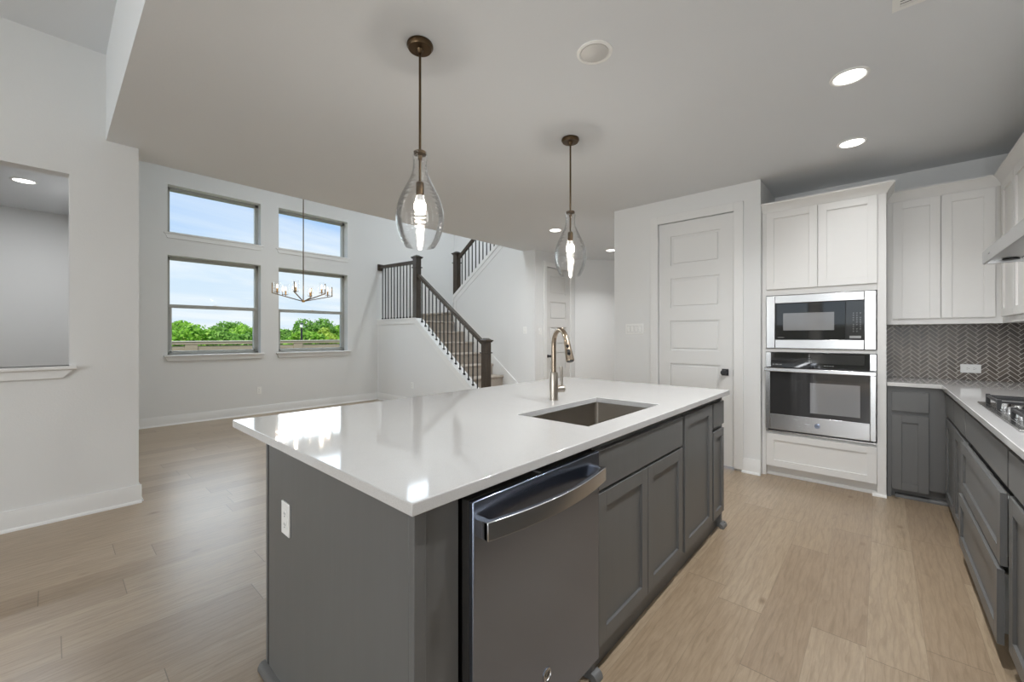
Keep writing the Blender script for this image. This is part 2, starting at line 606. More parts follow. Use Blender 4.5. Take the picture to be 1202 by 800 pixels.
def wall_holes(name, ax, p0, p1, a0, a1, z0, z1, holes, mat='wall_paint'):
    """wall slab with rectangular openings (a0,a1,z0,z1)"""
    A = sorted({a0, a1, *[h[0] for h in holes], *[h[1] for h in holes]})
    Z = sorted({z0, z1, *[h[2] for h in holes], *[h[3] for h in holes]})
    A = [a for a in A if a0 <= a <= a1]; Z = [z for z in Z if z0 <= z <= z1]
    bm = bmesh.new()
    vs = {}
    def V(p, a, z):
        k = (round(p, 4), round(a, 4), round(z, 4))
        if k not in vs:
            vs[k] = bm.verts.new((p, a, z) if ax == 'x' else (a, p, z))
        return vs[k]
    solid = lambda i, j: (0 <= i < len(A) - 1 and 0 <= j < len(Z) - 1 and
                          not any(h[0] <= (A[i] + A[i + 1]) / 2 <= h[1] and h[2] <= (Z[j] + Z[j + 1]) / 2 <= h[3] for h in holes))
    for i in range(len(A) - 1):
        for j in range(len(Z) - 1):
            if not solid(i, j): continue
            for p in (p0, p1):
                bm.faces.new((V(p, A[i], Z[j]), V(p, A[i + 1], Z[j]), V(p, A[i + 1], Z[j + 1]), V(p, A[i], Z[j + 1])))
            if not solid(i - 1, j): bm.faces.new((V(p0, A[i], Z[j]), V(p1, A[i], Z[j]), V(p1, A[i], Z[j + 1]), V(p0, A[i], Z[j + 1])))
            if not solid(i + 1, j): bm.faces.new((V(p0, A[i + 1], Z[j]), V(p1, A[i + 1], Z[j]), V(p1, A[i + 1], Z[j + 1]), V(p0, A[i + 1], Z[j + 1])))
            if not solid(i, j - 1): bm.faces.new((V(p0, A[i], Z[j]), V(p1, A[i], Z[j]), V(p1, A[i + 1], Z[j]), V(p0, A[i + 1], Z[j])))
            if not solid(i, j + 1): bm.faces.new((V(p0, A[i], Z[j + 1]), V(p1, A[i], Z[j + 1]), V(p1, A[i + 1], Z[j + 1]), V(p0, A[i + 1], Z[j + 1])))
    bmesh.ops.recalc_face_normals(bm, faces=bm.faces)
    mb = MB(); mb.bm.free(); mb.bm = bm
    return struct(mb.build(name, mat))

# ================================================================== ROOM SHELL
CEIL = 2.72
HIGH = 3.35
struct(MB().box(-7.76, 1.1, -6.2, 8.6, -0.1, 0).build('floor', 'oak_plank'))
# kitchen ceiling slab; its -Y edge is the fascia up to the higher living room ceiling
struct(MB().box(-4.54, 1.1, 0.27, 8.6, CEIL, 5.6).build('ceiling_kitchen', 'ceiling_paint'))
struct(MB().box(-4.5, 1.1, -6.2, 0.27, HIGH, 3.5).build('ceiling_living', 'ceiling_paint'))
struct(MB().box(-7.76, -4.54, 0.30, 6.55, 5.45, 5.6).build('ceiling_dining', 'ceiling_paint'))
struct(MB().box(-7.76, -4.38, -6.2, 0.30, 2.79, 3.0).build('ceiling_study', 'ceiling_paint'))

W = [(1.11, 2.30, 2.766, 3.45), (2.57, 3.78, 2.766, 3.45), (1.11, 2.30, 1.0, 2.44), (2.57, 3.78, 1.0, 2.44), (5.12, 5.86, 3.78, 4.75)]
wall_holes('wall_west', 'x', -7.83, -7.60, -6.2, 6.55, 0, 5.6, W)
wall_holes('wall_left', 'x', -4.38, -4.26, -6.0, 0.45, 0, CEIL, [(-1.7, 0.085, 1.07, 2.42)])
struct(MB().box(-4.38, -4.26, -6.0, 0.27, CEIL, HIGH).build('wall_left_upper', 'wall_paint'))
struct(MB().box(-7.6, -4.38, 0.30, 0.42, 0, 5.45).build('wall_divider', 'wall_paint'))
struct(MB().box(-7.6, -4.54, 6.42, 6.55, 0, 5.45).build('wall_stair_rear', 'wall_paint'))
struct(MB().box(0.986, 1.1, -6.2, 5.16, 0, HIGH).build('wall_right', 'wall_paint'))
struct(MB().box(-0.825, 0.986, 5.04, 5.16, 0, CEIL).build('wall_rear', 'wall_paint'))
wall_holes('wall_pantry', 'y', 4.35, 4.45, -2.30, -0.825, 0, CEIL, [(-1.785, -1.045, 0, 2.475)])
struct(MB().box(-0.925, -0.825, 4.45, 5.04, 0, CEIL).build('wall_pantry_right', 'wall_paint'))
struct(MB().box(-2.30, -2.20, 4.45, 7.9, 0, CEIL).build('wall_pantry_left', 'wall_paint'))
LWIN = [(-4.1, -2.6, 0.3, 2.8), (-2.45, -1.55, 0.3, 2.8), (-1.30, -0.15, 0.3, 2.8), (0.0, 0.88, 0.3, 2.8)]
wall_holes('wall_living', 'y', -6.2, -6.0, -7.6, 0.986, 0, HIGH, LWIN)
# stair side wall under the upper flight: raked top, then the full storey height under the ceiling
NOSE_X0, RISE, RUN = -4.49, 0.195, 0.256
stair_wall = MB().prism([(-6.37, 0), (-4.28, 0), (-4.28, CEIL), (-4.54, CEIL), (-4.54, 3.335), (-6.37, 2.05)], 5.36, 5.48, 'xz')
struct(stair_wall.build('wall_stair', 'wall_paint'))
struct(MB().prism([(-6.385, 1.95), (-6.385, 2.08), (-4.541, 3.375), (-4.541, 3.30), (-6.36, 2.022), (-6.36, 1.95)], 5.345, 5.495, 'xz').build('trim_1', 'trim_paint', bevel=0.004))
struct(MB().prism([(-6.34, 1.70), (-6.34, 1.985), (-4.541, 3.25), (-4.541, 3.19), (-6.28, 1.965), (-6.28, 1.70)], 5.350, 5.361, 'xz').build('trim_2', 'trim_paint', bevel=0.002))
# knee wall of the lower flight
def kz(x): return 1.60 + (-6.29 - x) * 0.765
struct(MB().prism([(-7.6, 0), (-4.40, 0), (-4.40, kz(-4.40)), (-6.29, 1.585), (-7.6, 1.585)], 4.41, 4.53, 'xz').build('wall_knee', 'wall_paint'))
struct(MB().prism([(-7.6, 1.585), (-7.6, 1.61), (-6.285, 1.61), (-4.39, kz(-4.39) + 0.012), (-4.39, kz(-4.39) - 0.015), (-6.295, 1.585)], 4.39, 4.55, 'xz').build('trim_3', 'trim_paint', bevel=0.003))
struct(MB().prism([(-7.6, 1.50), (-7.6, 1.585), (-6.29, 1.585), (-4.40, kz(-4.40) - 0.015), (-4.40, kz(-4.40) - 0.10), (-6.32, 1.50)], 4.397, 4.41, 'xz').build('trim_4', 'trim_paint', bevel=0.002))
# hall
wall_holes('wall_hall', 'x', -4.40, -4.28, 5.48, 6.56, 0, CEIL, [(5.665, 6.405, 0, 2.475)])
struct(MB().prism([(-4.28, 6.56), (-3.30, 7.88), (-3.38, 7.95), (-4.40, 6.56)], 0, CEIL, 'xy').build('wall_hall_angled', 'wall_paint'))
struct(MB().box(-3.4, -2.2, 7.86, 7.96, 0, CEIL).build('wall_hall_end', 'wall_paint'))

# baseboards
def baseboard(name, ax, p, sgn, a0, a1, h=0.135):
    """p = wall face, sgn = direction into the room; flat board with a small eased top and a quarter-round shoe"""
    o = [(0, 0), (0.030, 0), (0.029, 0.010), (0.024, 0.017), (0.016, 0.020), (0.016, h - 0.02), (0.010, h - 0.006), (0.010, h), (0, h)]
    pts = [(p + sgn * a, b) for a, b in o]
    if ax == 'x':
        m = MB().prism(pts, a0, a1, 'xz')
    else:
        m = MB().prism(pts, a0, a1, 'yz')
    return struct(m.build(name, 'trim_paint'))
baseboard('baseboard_left', 'x', -4.26, 1, -6.0, 0.466)
baseboard('baseboard_left_end', 'y', 0.45, 1, -4.38, -4.26)
baseboard('baseboard_west', 'x', -7.6, 1, 0.42, 4.41)
baseboard('baseboard_knee', 'y', 4.41, -1, -7.6, -4.40)
baseboard('baseboard_divider', 'y', 0.42, 1, -7.6, -4.38)
baseboard('baseboard_pantry_right', 'y', 4.35, -1, -0.975, -0.822)
baseboard('baseboard_pantry_left', 'y', 4.35, -1, -2.30, -1.86)
baseboard('baseboard_stair', 'y', 5.36, -1, -4.49, -4.28)
baseboard('baseboard_hall', 'x', -4.28, 1, 5.36, 5.59)
baseboard('baseboard_right', 'x', 0.986, -1, -6.0, 0.2)
# skirt board up the lower flight
struct(MB().prism([(-4.49, 0.0), (-4.49, 0.345), (-6.30, 1.73), (-6.30, 1.50), (-4.75, 0.0)], 5.345, 5.36, 'xz').build('trim_5', 'trim_paint', bevel=0.002))

# pass-through sill and apron in the left wall
struct(MB().box(-4.40, -4.215, -1.78, 0.125, 1.045, 1.07).build('trim_6', 'trim_paint', bevel=0.006))
struct(MB().prism([(-1.76, 1.045), (0.105, 1.045), (0.055, 0.985), (-1.72, 0.985)], -4.26, -4.238, 'yz').build('trim_7', 'trim_paint', bevel=0.003))

# ------------------------------------------------------------------ windows
def window(idx, a0, a1, z0, z1, double, sill):
    x = -7.60
    f = MB()
    fw = 0.045
    xo, xi = -7.81, -7.735
    f.box(xo, xi, a0, a0 + fw, z0, z1).box(xo, xi, a1 - fw, a1, z0, z1)
    f.box(xo, xi, a0, a1, z0, z0 + fw * 0.8).box(xo, xi, a0, a1, z1 - fw, z1)
    w = struct(f.build('window_%d' % idx, 'vinyl_frame', bevel=0.003))
    zm = z0 + (z1 - z0) * 0.5
    if double:
        s = MB()
        s.box(xo + 0.02, xi + 0.012, a0 + 0.02, a1 - 0.02, zm - 0.028, zm + 0.022)
        s.box(xo + 0.02, xi + 0.008, a0 + fw - 0.005, a0 + fw + 0.022, z0 + 0.02, zm)
        s.box(xo + 0.02, xi + 0.008, a1 - fw - 0.022, a1 - fw + 0.005, z0 + 0.02, zm)
        s.box(xo + 0.02, xi + 0.008, a0 + fw - 0.01, a1 - fw + 0.01, z0 + 0.015, z0 + 0.06)
        s.build('sash', 'vinyl_frame', w, bevel=0.003)
        mb = MB().box(xi + 0.008, xi + 0.026, (a0 + a1) / 2 - 0.03, (a0 + a1) / 2 + 0.03, zm + 0.018, zm + 0.030)
        mb.build('sash_lock', 'white_plastic', w, bevel=0.002)
        MB().box(-7.775, -7.770, a0 + 0.02, a1 - 0.02, zm, z1 - 0.02).build('pane', 'window_glass', w)
        MB().box(-7.752, -7.747, a0 + 0.05, a1 - 0.05, z0 + 0.03, zm).build('pane', 'window_glass', w)
    else:
        MB().box(-7.775, -7.770, a0 + 0.02, a1 - 0.02, z0 + 0.02, z1 - 0.02).build('pane', 'window_glass', w)
    if sill:
        MB().box(-7.735, -7.555 if double else -7.585, a0 - 0.045, a1 + 0.045, z0 - 0.022, z0 + 0.002).build('window_sill', 'trim_paint', w, bevel=0.004)
        MB().prism([(a0 - 0.03, z0 - 0.022), (a1 + 0.03, z0 - 0.022), (a1 + 0.005, z0 - 0.085), (a0 - 0.005, z0 - 0.085)], -7.60, -7.578 if double else -7.592, 'yz').build('apron', 'trim_paint', w, bevel=0.003)
for i, (w, dbl) in enumerate(zip(W, (False, False, True, True, False))):
    window(i + 1, *w, dbl, True)
# living room windows behind the camera
for i, (a0, a1, z0, z1) in enumerate(LWIN):
    f = MB()
    f.box(a0, a0 + 0.05, -6.15, -6.08, z0, z1).box(a1 - 0.05, a1, -6.15, -6.08, z0, z1)
    f.box(a0, a1, -6.15, -6.08, z0, z0 + 0.05).box(a0, a1, -6.15, -6.08, z1 - 0.05, z1).box(a0, a1, -6.14, -6.09, 1.53, 1.57)
    w = struct(f.build('window_%d' % (6 + i), 'vinyl_frame'))
    MB().box(a0 + 0.02, a1 - 0.02, -6.118, -6.112, z0 + 0.02, z1 - 0.02).build('pane', 'window_glass', w)

# ------------------------------------------------------------------ panelled doors
def panel_door(name, ax, p, sgn, a0, a1, z0, z1, mat, knob_at=None, hinge_at=None, casing=0.085):
    """five-panel slab door; p = wall face, sgn = direction the face looks to"""
    th = 0.04
    f = p - sgn * 0.012       # slab face
    b = f - sgn * th
    w = a1 - a0
    st = 0.125
    m = MB()
    m.obox(ax, f, b, a0, a0 + st, z0, z1).obox(ax, f, b, a1 - st, a1, z0, z1)
    top, bot, mid = 0.14, 0.22, 0.135
    n = 5
    ph = (z1 - z0 - top - bot - mid * (n - 1)) / n
    zc = z0
    rails = [(z0, z0 + bot)]
    panels = []
    z = z0 + bot
    for k in range(n):
        panels.append((z, z + ph))
        z += ph
        rails.append((z, z + (mid if k < n - 1 else z1 - z)))
        z += mid
    for r0, r1 in rails:
        m.obox(ax, f, b, a0 + st, a1 - st, r0, r1)
    d = struct(m.build(name, mat))
    for q0, q1 in panels:
        # sunken border, then a raised field
        pm = MB().obox(ax, f - sgn * 0.014, b + sgn * 0.004, a0 + st - 0.003, a1 - st + 0.003, q0 - 0.003, q1 + 0.003)
        pm.obox(ax, f - sgn * 0.005, f - sgn * 0.016, a0 + st + 0.022, a1 - st - 0.022, q0 + 0.022, q1 - 0.022)
        pm.build('door_panel', mat, d, bevel=0.004, seg=1)
    c = MB()
    cf, cb = p + sgn * 0.018, p
    e = 0.004
    c.obox(ax, cf, cb, a0 - casing, a0 - e, z0, z1 + casing).obox(ax, cf, cb, a1 + e, a1 + casing, z0, z1 + casing)
    c.obox(ax, cf, cb, a0 - e, a1 + e, z1 + e, z1 + casing)
    c.obox(ax, p + sgn * 0.0, p - sgn * 0.1, a0 - 0.012, a0 - e, z0, z1 + e).obox(ax, p, p - sgn * 0.1, a1 + e, a1 + 0.012, z0, z1 + e)
    c.build('door_frame', 'trim_paint', d, bevel=0.003)
    return d, f
d1, f1 = panel_door('door_1', 'y', 4.35, -1, -1.78, -1.05, 0.02, 2.465, 'door_paint')
k = MB().box(-1.155, -1.095, f1 - 0.008, f1, 0.895, 0.96)
k.lathe([(0.011, 0.0), (0.011, -0.035), (0.021, -0.04), (0.027, -0.05), (0.027, -0.062), (0.020, -0.068)], (-1.125, f1 - 0.006, 0.927), 24, 'y')
tag(k.build('doorknob', 'black_metal', d1, bevel=0.002), 'black square-plate doorknob')
MB().box(-1.052, -1.040, f1 - 0.012, f1 + 0.01, 0.895, 0.955).build('latch', 'black_metal', d1, bevel=0.001)
for z in (2.22, 1.45, 0.72, 0.2):
    MB().tube([(-1.7815, 4.330, z), (-1.7815, 4.330, z + 0.09)], 0.006, 10).box(-1.788, -1.775, 4.332, 4.345, z, z + 0.09).build('hinge', 'door_paint', d1)
d2, f2 = panel_door('door_2', 'x', -4.28, 1, 5.67, 6.40, 0.02, 2.465, 'hall_door_paint')
for z in (2.15, 1.25, 0.25):
    MB().tube([(-4.262, 6.402, z), (-4.262, 6.402, z + 0.09)], 0.006, 10).build('hinge', 'door_paint', d2)
k = MB().lathe([(0.028, 0.0), (0.028, 0.006), (0.010, 0.008), (0.010, 0.032), (0.024, 0.040), (0.024, 0.055)], (f2, 5.73, 0.93), 20, 'x')
k.build('doorknob', 'black_metal', d2)

# ================================================================== STAIRCASE
st = thing('staircase', 'carpeted beige staircase climbing behind the black balusters', 'stairs', (-4.5, 4.95, 0))
def tread(i, x0, x1, y0, y1, ztop, zbot, overhang=0.028):
    """one carpeted step with a rolled nosing on its +X edge"""
    r = 0.022
    pts = [(x0, zbot), (x1 - overhang, zbot), (x1 - overhang, ztop - 2 * r)]
    for k in range(7):
        a = -PI / 2 + PI * k / 6
        pts.append((x1 - r + r * math.cos(a), ztop - r + r * math.sin(a)))
    pts += [(x0, ztop)]
    return MB().prism(pts, y0, y1, 'xz').build('step', 'carpet', st)
for kst in range(1, 8):
    xn = NOSE_X0 - RUN * (kst - 1) + 0.028
    y0 = 4.535 if kst > 1 else 4.60
    tread(kst, xn - RUN - 0.028, xn, 4.535, 5.343, RISE * kst, RISE * (kst - 1) if kst > 1 else 0.0)
# landing, half-step and upper landing
xl = NOSE_X0 - RUN * 7 + 0.02
tread(8, -7.585, xl, 4.535, 5.30, RISE * 8, RISE * 7)
MB().prism([(5.32, RISE * 8 + 0.001), (5.32, RISE * 9 - 0.045), (5.29, RISE * 9 - 0.035), (5.285, RISE * 9 - 0.015), (5.30, RISE * 9), (6.41, RISE * 9), (6.41, RISE * 8 + 0.001)], -7.585, -6.40, 'yz').build('landing_step', 'carpet', st)
for kst in range(10, 17):
    x0 = -6.36 + RUN * (kst - 10)
    pts = [(x0 + 0.028, RISE * (kst - 1)), (x0 + 0.028, RISE * kst - 0.045), (x0, RISE * kst - 0.03), (x0, RISE * kst - 0.012), (x0 + 0.012, RISE * kst), (min(x0 + RUN + 0.028, -4.56), RISE * kst), (min(x0 + RUN + 0.028, -4.56), RISE * (kst - 1))]
    MB().prism(pts, 5.49, 6.41, 'xz').build('step', 'carpet', st)
MB().box(-7.585, -6.45, 5.3, 6.41, 1.35, 1.50).build('landing_soffit', 'wall_paint', st)

def newel(cx, cy, z0, z1, parent):
    h = 0.055
    m = MB().box(cx - h, cx + h, cy - h, cy + h, z0, z1 - 0.05)
    for (zz_, e, t_) in ((z1 - 0.235, 0.016, 0.018), (z1 - 0.065, 0.014, 0.016)):
        m.box(cx - h - e, cx + h + e, cy - h - e, cy + h + e, zz_, zz_ + t_)
    m.box(cx - h - 0.026, cx + h + 0.026, cy - h - 0.026, cy + h + 0.026, z1 - 0.049, z1 - 0.028)
    # pyramid top
    a = h + 0.012
    vs = [m.bm.verts.new(p) for p in ((cx - a, cy - a, z1 - 0.028), (cx + a, cy - a, z1 - 0.028), (cx + a, cy + a, z1 - 0.028), (cx - a, cy + a, z1 - 0.028))]
    b_ = a * 0.45
    us = [m.bm.verts.new(p) for p in ((cx - b_, cy - b_, z1), (cx + b_, cy - b_, z1), (cx + b_, cy + b_, z1), (cx - b_, cy + b_, z1))]
    for i in range(4):
        m.bm.faces.new((vs[i], vs[(i + 1) % 4], us[(i + 1) % 4], us[i]))
    m.bm.faces.new(us)
    return m.build('newel_post', 'rail_wood', parent, bevel=0.003)

def handrail(p, q, parent):
    m = MB().beam(p, q, 0.058, 0.05)
    dz = Vector((0, 0, 0.028))
    m.beam(Vector(p) + dz, Vector(q) + dz, 0.07, 0.02)
    return m.build('handrail', 'rail_wood', parent, bevel=0.006)

def baluster(x, y, z0, z1, parent, src=None):
    m = MB().box(x - 0.0075, x + 0.0075, y - 0.0075, y + 0.0075, z0, z1)
    m.box(x - 0.015, x + 0.015, y - 0.015, y + 0.015, z0 + 0.0, z0 + 0.028)
    return m.build('baluster', 'black_metal', parent)

RY = 4.465
rl = thing('stair_railing', 'dark wood handrail with black balusters on the knee wall, between two newel posts', 'railing', (-6.33, RY, 1.6))
newel(-6.33, RY, 1.60, 2.755, rl)
newel(-4.53, RY, 0.0, 1.245, rl)
handrail((-7.59, RY, 2.665), (-6.385, RY, 2.625), rl)
MB().box(-7.598, -7.575, RY - 0.06, RY + 0.06, 2.60, 2.73).build('rosette', 'rail_wood', rl, bevel=0.004)
handrail((-6.275, RY, 2.375), (-4.585, RY, 1.155), rl)
for i in range(11):
    x = -7.50 + i * (1.06 / 10)
    baluster(x, RY, 1.611, 2.66 - (x + 7.59) * 0.033 - 0.02, rl)
slope = (2.375 - 1.155) / (-6.275 + 4.585)
for i in range(16):
    x = -6.175 + i * (1.555 / 15)
    baluster(x, RY, kz(x) + 0.008, 2.375 + (x + 6.275) * slope - 0.03, rl)
ru = thing('stair_railing', 'dark handrail and balusters on the upper flight, partly hidden above the ceiling edge', 'railing', (-6.33, 5.42, 1.76))
newel(-6.33, 5.42, 1.756, 2.965, ru)
MB().beam((-6.275, 5.42, 2.83), (-4.56, 5.42, 4.03), 0.058, 0.055).build('handrail', 'rail_wood', ru, bevel=0.006)
for i in range(16):
    x = -6.175 + i * 0.0985
    zb = 2.092 + (x + 6.385) * (3.375 - 2.08) / (6.385 - 4.541) - 0.01
    baluster(x, 5.42, zb, 2.83 + (x + 6.275) * 0.70 - 0.03, ru)

# ================================================================== CABINET PARTS
def shaker(name, ax, p, sgn, a0, a1, z0, z1, mat, parent, fw=0.058, th=0.02, label=None):
    """p = back plane, front at p+sgn*th"""
    f = p + sgn * th
    m = MB()
    m.obox(ax, p, f, a0, a0 + fw, z0, z1).obox(ax, p, f, a1 - fw, a1, z0, z1)
    m.obox(ax, p, f, a0 + fw, a1 - fw, z0, z0 + fw).obox(ax, p, f, a0 + fw, a1 - fw, z1 - fw, z1)
    m.obox(ax, p, p + sgn * (th - 0.011), a0 + fw - 0.002, a1 - fw + 0.002, z0 + fw - 0.002, z1 - fw + 0.002)
    o = m.build(name, mat, parent, bevel=0.0008, seg=1)
    if label: o['label'] = label
    return o
def slab(name, ax, p, sgn, a0, a1, z0, z1, mat, parent, th=0.02):
    return MB().obox(ax, p, p + sgn * th, a0, a1, z0, z1).build(name, mat, parent, bevel=0.002)

CT = 0.914       # worktop height
CB = 0.884       # underside
FX = -0.80       # island face frame plane (looks +X)
BX = -1.40       # island cabinet backs

# island side panel with filler stile and shoe
t = thing('end_panel', 'flat gray panel closing the island end beside the dishwasher, with an outlet on it', 'panel', (-1.27, 0.6, 0))
MB().box(-1.735, -0.815, 0.552, 0.575, 0.0, CB).build('side_board', 'gray_cabinet', t, bevel=0.002)
MB().box(-0.815, -0.793, 0.552, 0.585, 0.0, CB).build('corner_stile', 'gray_cabinet', t, bevel=0.0015)
MB().box(-0.83, -0.80, 0.585, 0.690, 0.0, CB).build('filler_board', 'gray_cabinet', t, bevel=0.0015)
MB().box(-0.80, -0.797, 0.587, 0.602, 0.0, CB - 0.001).build('bead', 'gray_cabinet', t)
shoe = [(0, 0), (0.026, 0), (0.0255, 0.012), (0.021, 0.022), (0.012, 0.029), (0, 0.031)]
MB().prism([(0.552 - a, b) for a, b in shoe], -1.775, -0.793, 'yz').build('shoe_molding', 'gray_cabinet', t)
t = thing('back_panel', 'long gray board along the seating side of the island, seen edge-on', 'panel', (-1.76, 1.8, 0))
MB().box(-1.765, -1.747, 0.552, 3.03, 0.0, CB).build('board', 'gray_cabinet', t, bevel=0.001)
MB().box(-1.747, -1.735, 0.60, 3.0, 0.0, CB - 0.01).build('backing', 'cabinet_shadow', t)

def carcass(ax, front, back, a0, a1, parent, mat='gray_cabinet', kick=0.10, rec=0.022, top=CB, toe=True):
    """box body behind the face, toe kick recessed"""
    s = 1 if front > back else -1
    m = MB()
    m.obox(ax, back, front, a0, a1, kick, top)
    m.build('body', mat, parent, bevel=0.001, seg=1)
    MB().obox(ax, back + s * 0.02, front - s * rec, a0, a1, 0.0, kick).build('toe_kick', mat, parent)

# sink cabinet: false front and a pair of doors
t = thing('base_cabinet', 'gray island cabinet under the sink with two doors below a wide blank front', 'cabinet', (-1.1, 1.79, 0))
carcass('x', FX, BX, 1.335, 2.245, t, top=0.64)
m = MB().box(-0.82, FX, 1.335, 2.245, 0.64, CB).box(-1.40, -0.82, 1.335, 1.353, 0.64, CB).box(-1.40, -0.82, 2.227, 2.245, 0.64, CB).box(-1.40, -1.385, 1.353, 2.227, 0.64, CB)
m.build('upper_frame', 'gray_cabinet', t)
slab('drawer_front', 'x', FX, 1, 1.356, 2.226, 0.703, 0.852, 'gray_cabinet', t)
shaker('door', 'x', FX, 1, 1.356, 1.788, 0.118, 0.690, 'gray_cabinet', t)
shaker('door', 'x', FX, 1, 1.794, 2.226, 0.118, 0.690, 'gray_cabinet', t)
MB().box(-0.862, -0.80, 1.337, 1.362, 0.0, 0.1).build('foot', 'gray_cabinet', t)
MB().prism([(-0.80 + a, b) for a, b in shoe], 1.330, 1.375, 'xz').build('shoe_block', 'gray_cabinet', t)
t = thing('base_cabinet', 'gray island cabinet with one tall door, between the sink cabinet and the narrow unit', 'cabinet', (-1.1, 2.5, 0))
carcass('x', FX, BX, 2.245, 2.752, t)
shaker('door', 'x', FX, 1, 2.262, 2.738, 0.118, 0.852, 'gray_cabinet', t)
t = thing('base_cabinet', 'narrow gray island cabinet, small drawer over slim door, at the end facing the pantry', 'cabinet', (-1.1, 2.9, 0))
carcass('x', FX, BX, 2.752, 3.005, t)
slab('drawer', 'x', FX, 1, 2.772, 2.990, 0.700, 0.852, 'gray_cabinet', t)
shaker('door', 'x', FX, 1, 2.772, 2.990, 0.118, 0.672, 'gray_cabinet', t, fw=0.045)
MB().box(-1.40, -0.80, 3.005, 3.022, 0.0, CB).build('side_board', 'gray_cabinet', t, bevel=0.001)
MB().box(-0.862, -0.80, 2.985, 3.005, 0.0, 0.1).build('foot', 'gray_cabinet', t)
m = MB().prism([(-0.80 + a, b) for a, b in shoe], 2.96, 3.04, 'xz')
m.prism([(3.022 + a, b) for a, b in shoe], -1.40, -0.78, 'yz')
m.build('shoe_molding', 'gray_cabinet', t)
# island core behind the units (seating side)
t = thing('island_core', 'dark framing inside the island, behind the cabinets under the worktop', 'framing', (-1.55, 1.8, 0))
MB().box(-1.733, -1.405, 0.60, 3.02, 0.0, CB - 0.01).build('frame_box', 'gray_cabinet', t)

# worktop with sink cut-out
def slab_with_hole(x0, x1, y0, y1, hx0, hx1, hy0, hy1, z0, z1):
    m = MB()
    xs = [x0, hx0, hx1, x1]; ys = [y0, hy0, hy1, y1]
    vs = {}
    def V(i, j, z):
        k = (i, j, z)
        if k not in vs: vs[k] = m.bm.verts.new((xs[i], ys[j], z))
        return vs[k]
    for i in range(3):
        for j in range(3):
            if i == 1 and j == 1: continue
            for z in (z0, z1):
                m.bm.faces.new((V(i, j, z), V(i + 1, j, z), V(i + 1, j + 1, z), V(i, j + 1, z)))
    def side(a, b):
        m.bm.faces.new((V(*a, z0), V(*b, z0), V(*b, z1), V(*a, z1)))
    for i in range(3):
        side((i, 0), (i + 1, 0)); side((i, 3), (i + 1, 3)); side((0, i), (0, i + 1)); side((3, i), (3, i + 1))
    side((1, 1), (2, 1)); side((1, 2), (2, 2)); side((1, 1), (1, 2)); side((2, 1), (2, 2))
    bmesh.ops.recalc_face_normals(m.bm, faces=m.bm.faces)
    return m
m = slab_with_hole(-2.100, -0.762, 0.525, 3.062, -1.266, -0.884, 1.450, 2.172, CB, CT)
tag(m.build('countertop', 'quartz', bevel=0.0025), 'white quartz island worktop with a rectangular sink cut-out', 'countertop')

# sink
t = thing('kitchen_sink', 'undermount stainless steel sink basin set in the island worktop', 'sink', (-1.075, 1.81, 0.66))
x0, x1, y0, y1, zb, zt = -1.280, -0.870, 1.438, 2.184, 0.660, CB
def rounded_rect(a0, a1, b0, b1, r, n=6):
    pts = []
    for cx_r, cy_r, st_a in ((a1 - r, b1 - r, 0), (a0 + r, b1 - r, 90), (a0 + r, b0 + r, 180), (a1 - r, b0 + r, 270)):
        for k_ in range(n + 1):
            an = R(st_a + 90 * k_ / n)
            pts.append((cx_r + r * math.cos(an), cy_r + r * math.sin(an)))
    return pts
m = MB()
levels = [(0.0, zt - 0.001, 0.022), (0.0, zb + 0.02, 0.022), (0.004, zb + 0.006, 0.024), (0.018, zb, 0.03)]
loops = [[m.bm.verts.new((a, b, z_)) for a, b in rounded_rect(x0 + ins, x1 - ins, y0 + ins, y1 - ins, rr_)] for ins, z_, rr_ in levels]
outer = [[m.bm.verts.new((a, b, z_)) for a, b in rounded_rect(x0 - 0.012, x1 + 0.012, y0 - 0.012, y1 + 0.012, 0.03)] for z_ in (zt - 0.001, zb - 0.008)]
for la, lb in list(zip(loops, loops[1:])) + [(outer[1], outer[0]), (outer[0], loops[0])]:
    for k_ in range(len(la)):
        f_ = m.bm.faces.new((la[k_], la[(k_ + 1) % len(la)], lb[(k_ + 1) % len(la)], lb[k_])); f_.smooth = True
m.bm.faces.new(loops[-1]); m.bm.faces.new(outer[1][::-1])
bmesh.ops.recalc_face_normals(m.bm, faces=m.bm.faces)
m.build('basin', 'steel_sink', t)
m = MB().lathe([(0.045, 0.0005), (0.045, 0.003), (0.036, 0.0035), (0.033, -0.0), (0.001, -0.0)], (-1.12, 1.81, zb), 28, 'z')
m.build('drain', 'steel_bright', t)

# faucet
FXC, FYC = -1.397, 1.92
t = thing('faucet', 'brushed nickel gooseneck pull-down faucet behind the island sink', 'faucet', (FXC, FYC, CT))
sd = Vector((0.866, -0.5, 0)); hd = Vector((0.5, 0.866, 0))
m = MB().lathe([(0.0265, 0.0), (0.0265, 0.004), (0.0245, 0.006), (0.0245, 0.150), (0.0225, 0.156), (0.016, 0.160)], (FXC, FYC, CT), 28)
m.build('base', 'faucet_steel', t)
pts = []
rad = 0.085
zc_ = CT + 0.315
for z in (CT + 0.15, CT + 0.2, CT + 0.26, zc_):
    pts.append(Vector((FXC, FYC, z)))
for k in range(1, 15):
    a = PI - (PI * 0.90) * k / 14
    pts.append(Vector((FXC, FYC, zc_)) + sd * (rad + rad * math.cos(a)) + Vector((0, 0, rad * math.sin(a))))
MB().tube(pts, 0.0135, 18).build('spout', 'faucet_nickel', t)
e = pts[-1]; dirn = (pts[-1] - pts[-2]).normalized()
m = MB().tube([e, e + dirn * 0.008, e + dirn * 0.009, e + dirn * 0.05, e + dirn * 0.112, e + dirn * 0.118], [0.0145, 0.0155, 0.0175, 0.0185, 0.0225, 0.021], 22)
sh = m.build('spray_head', 'faucet_nickel', t)
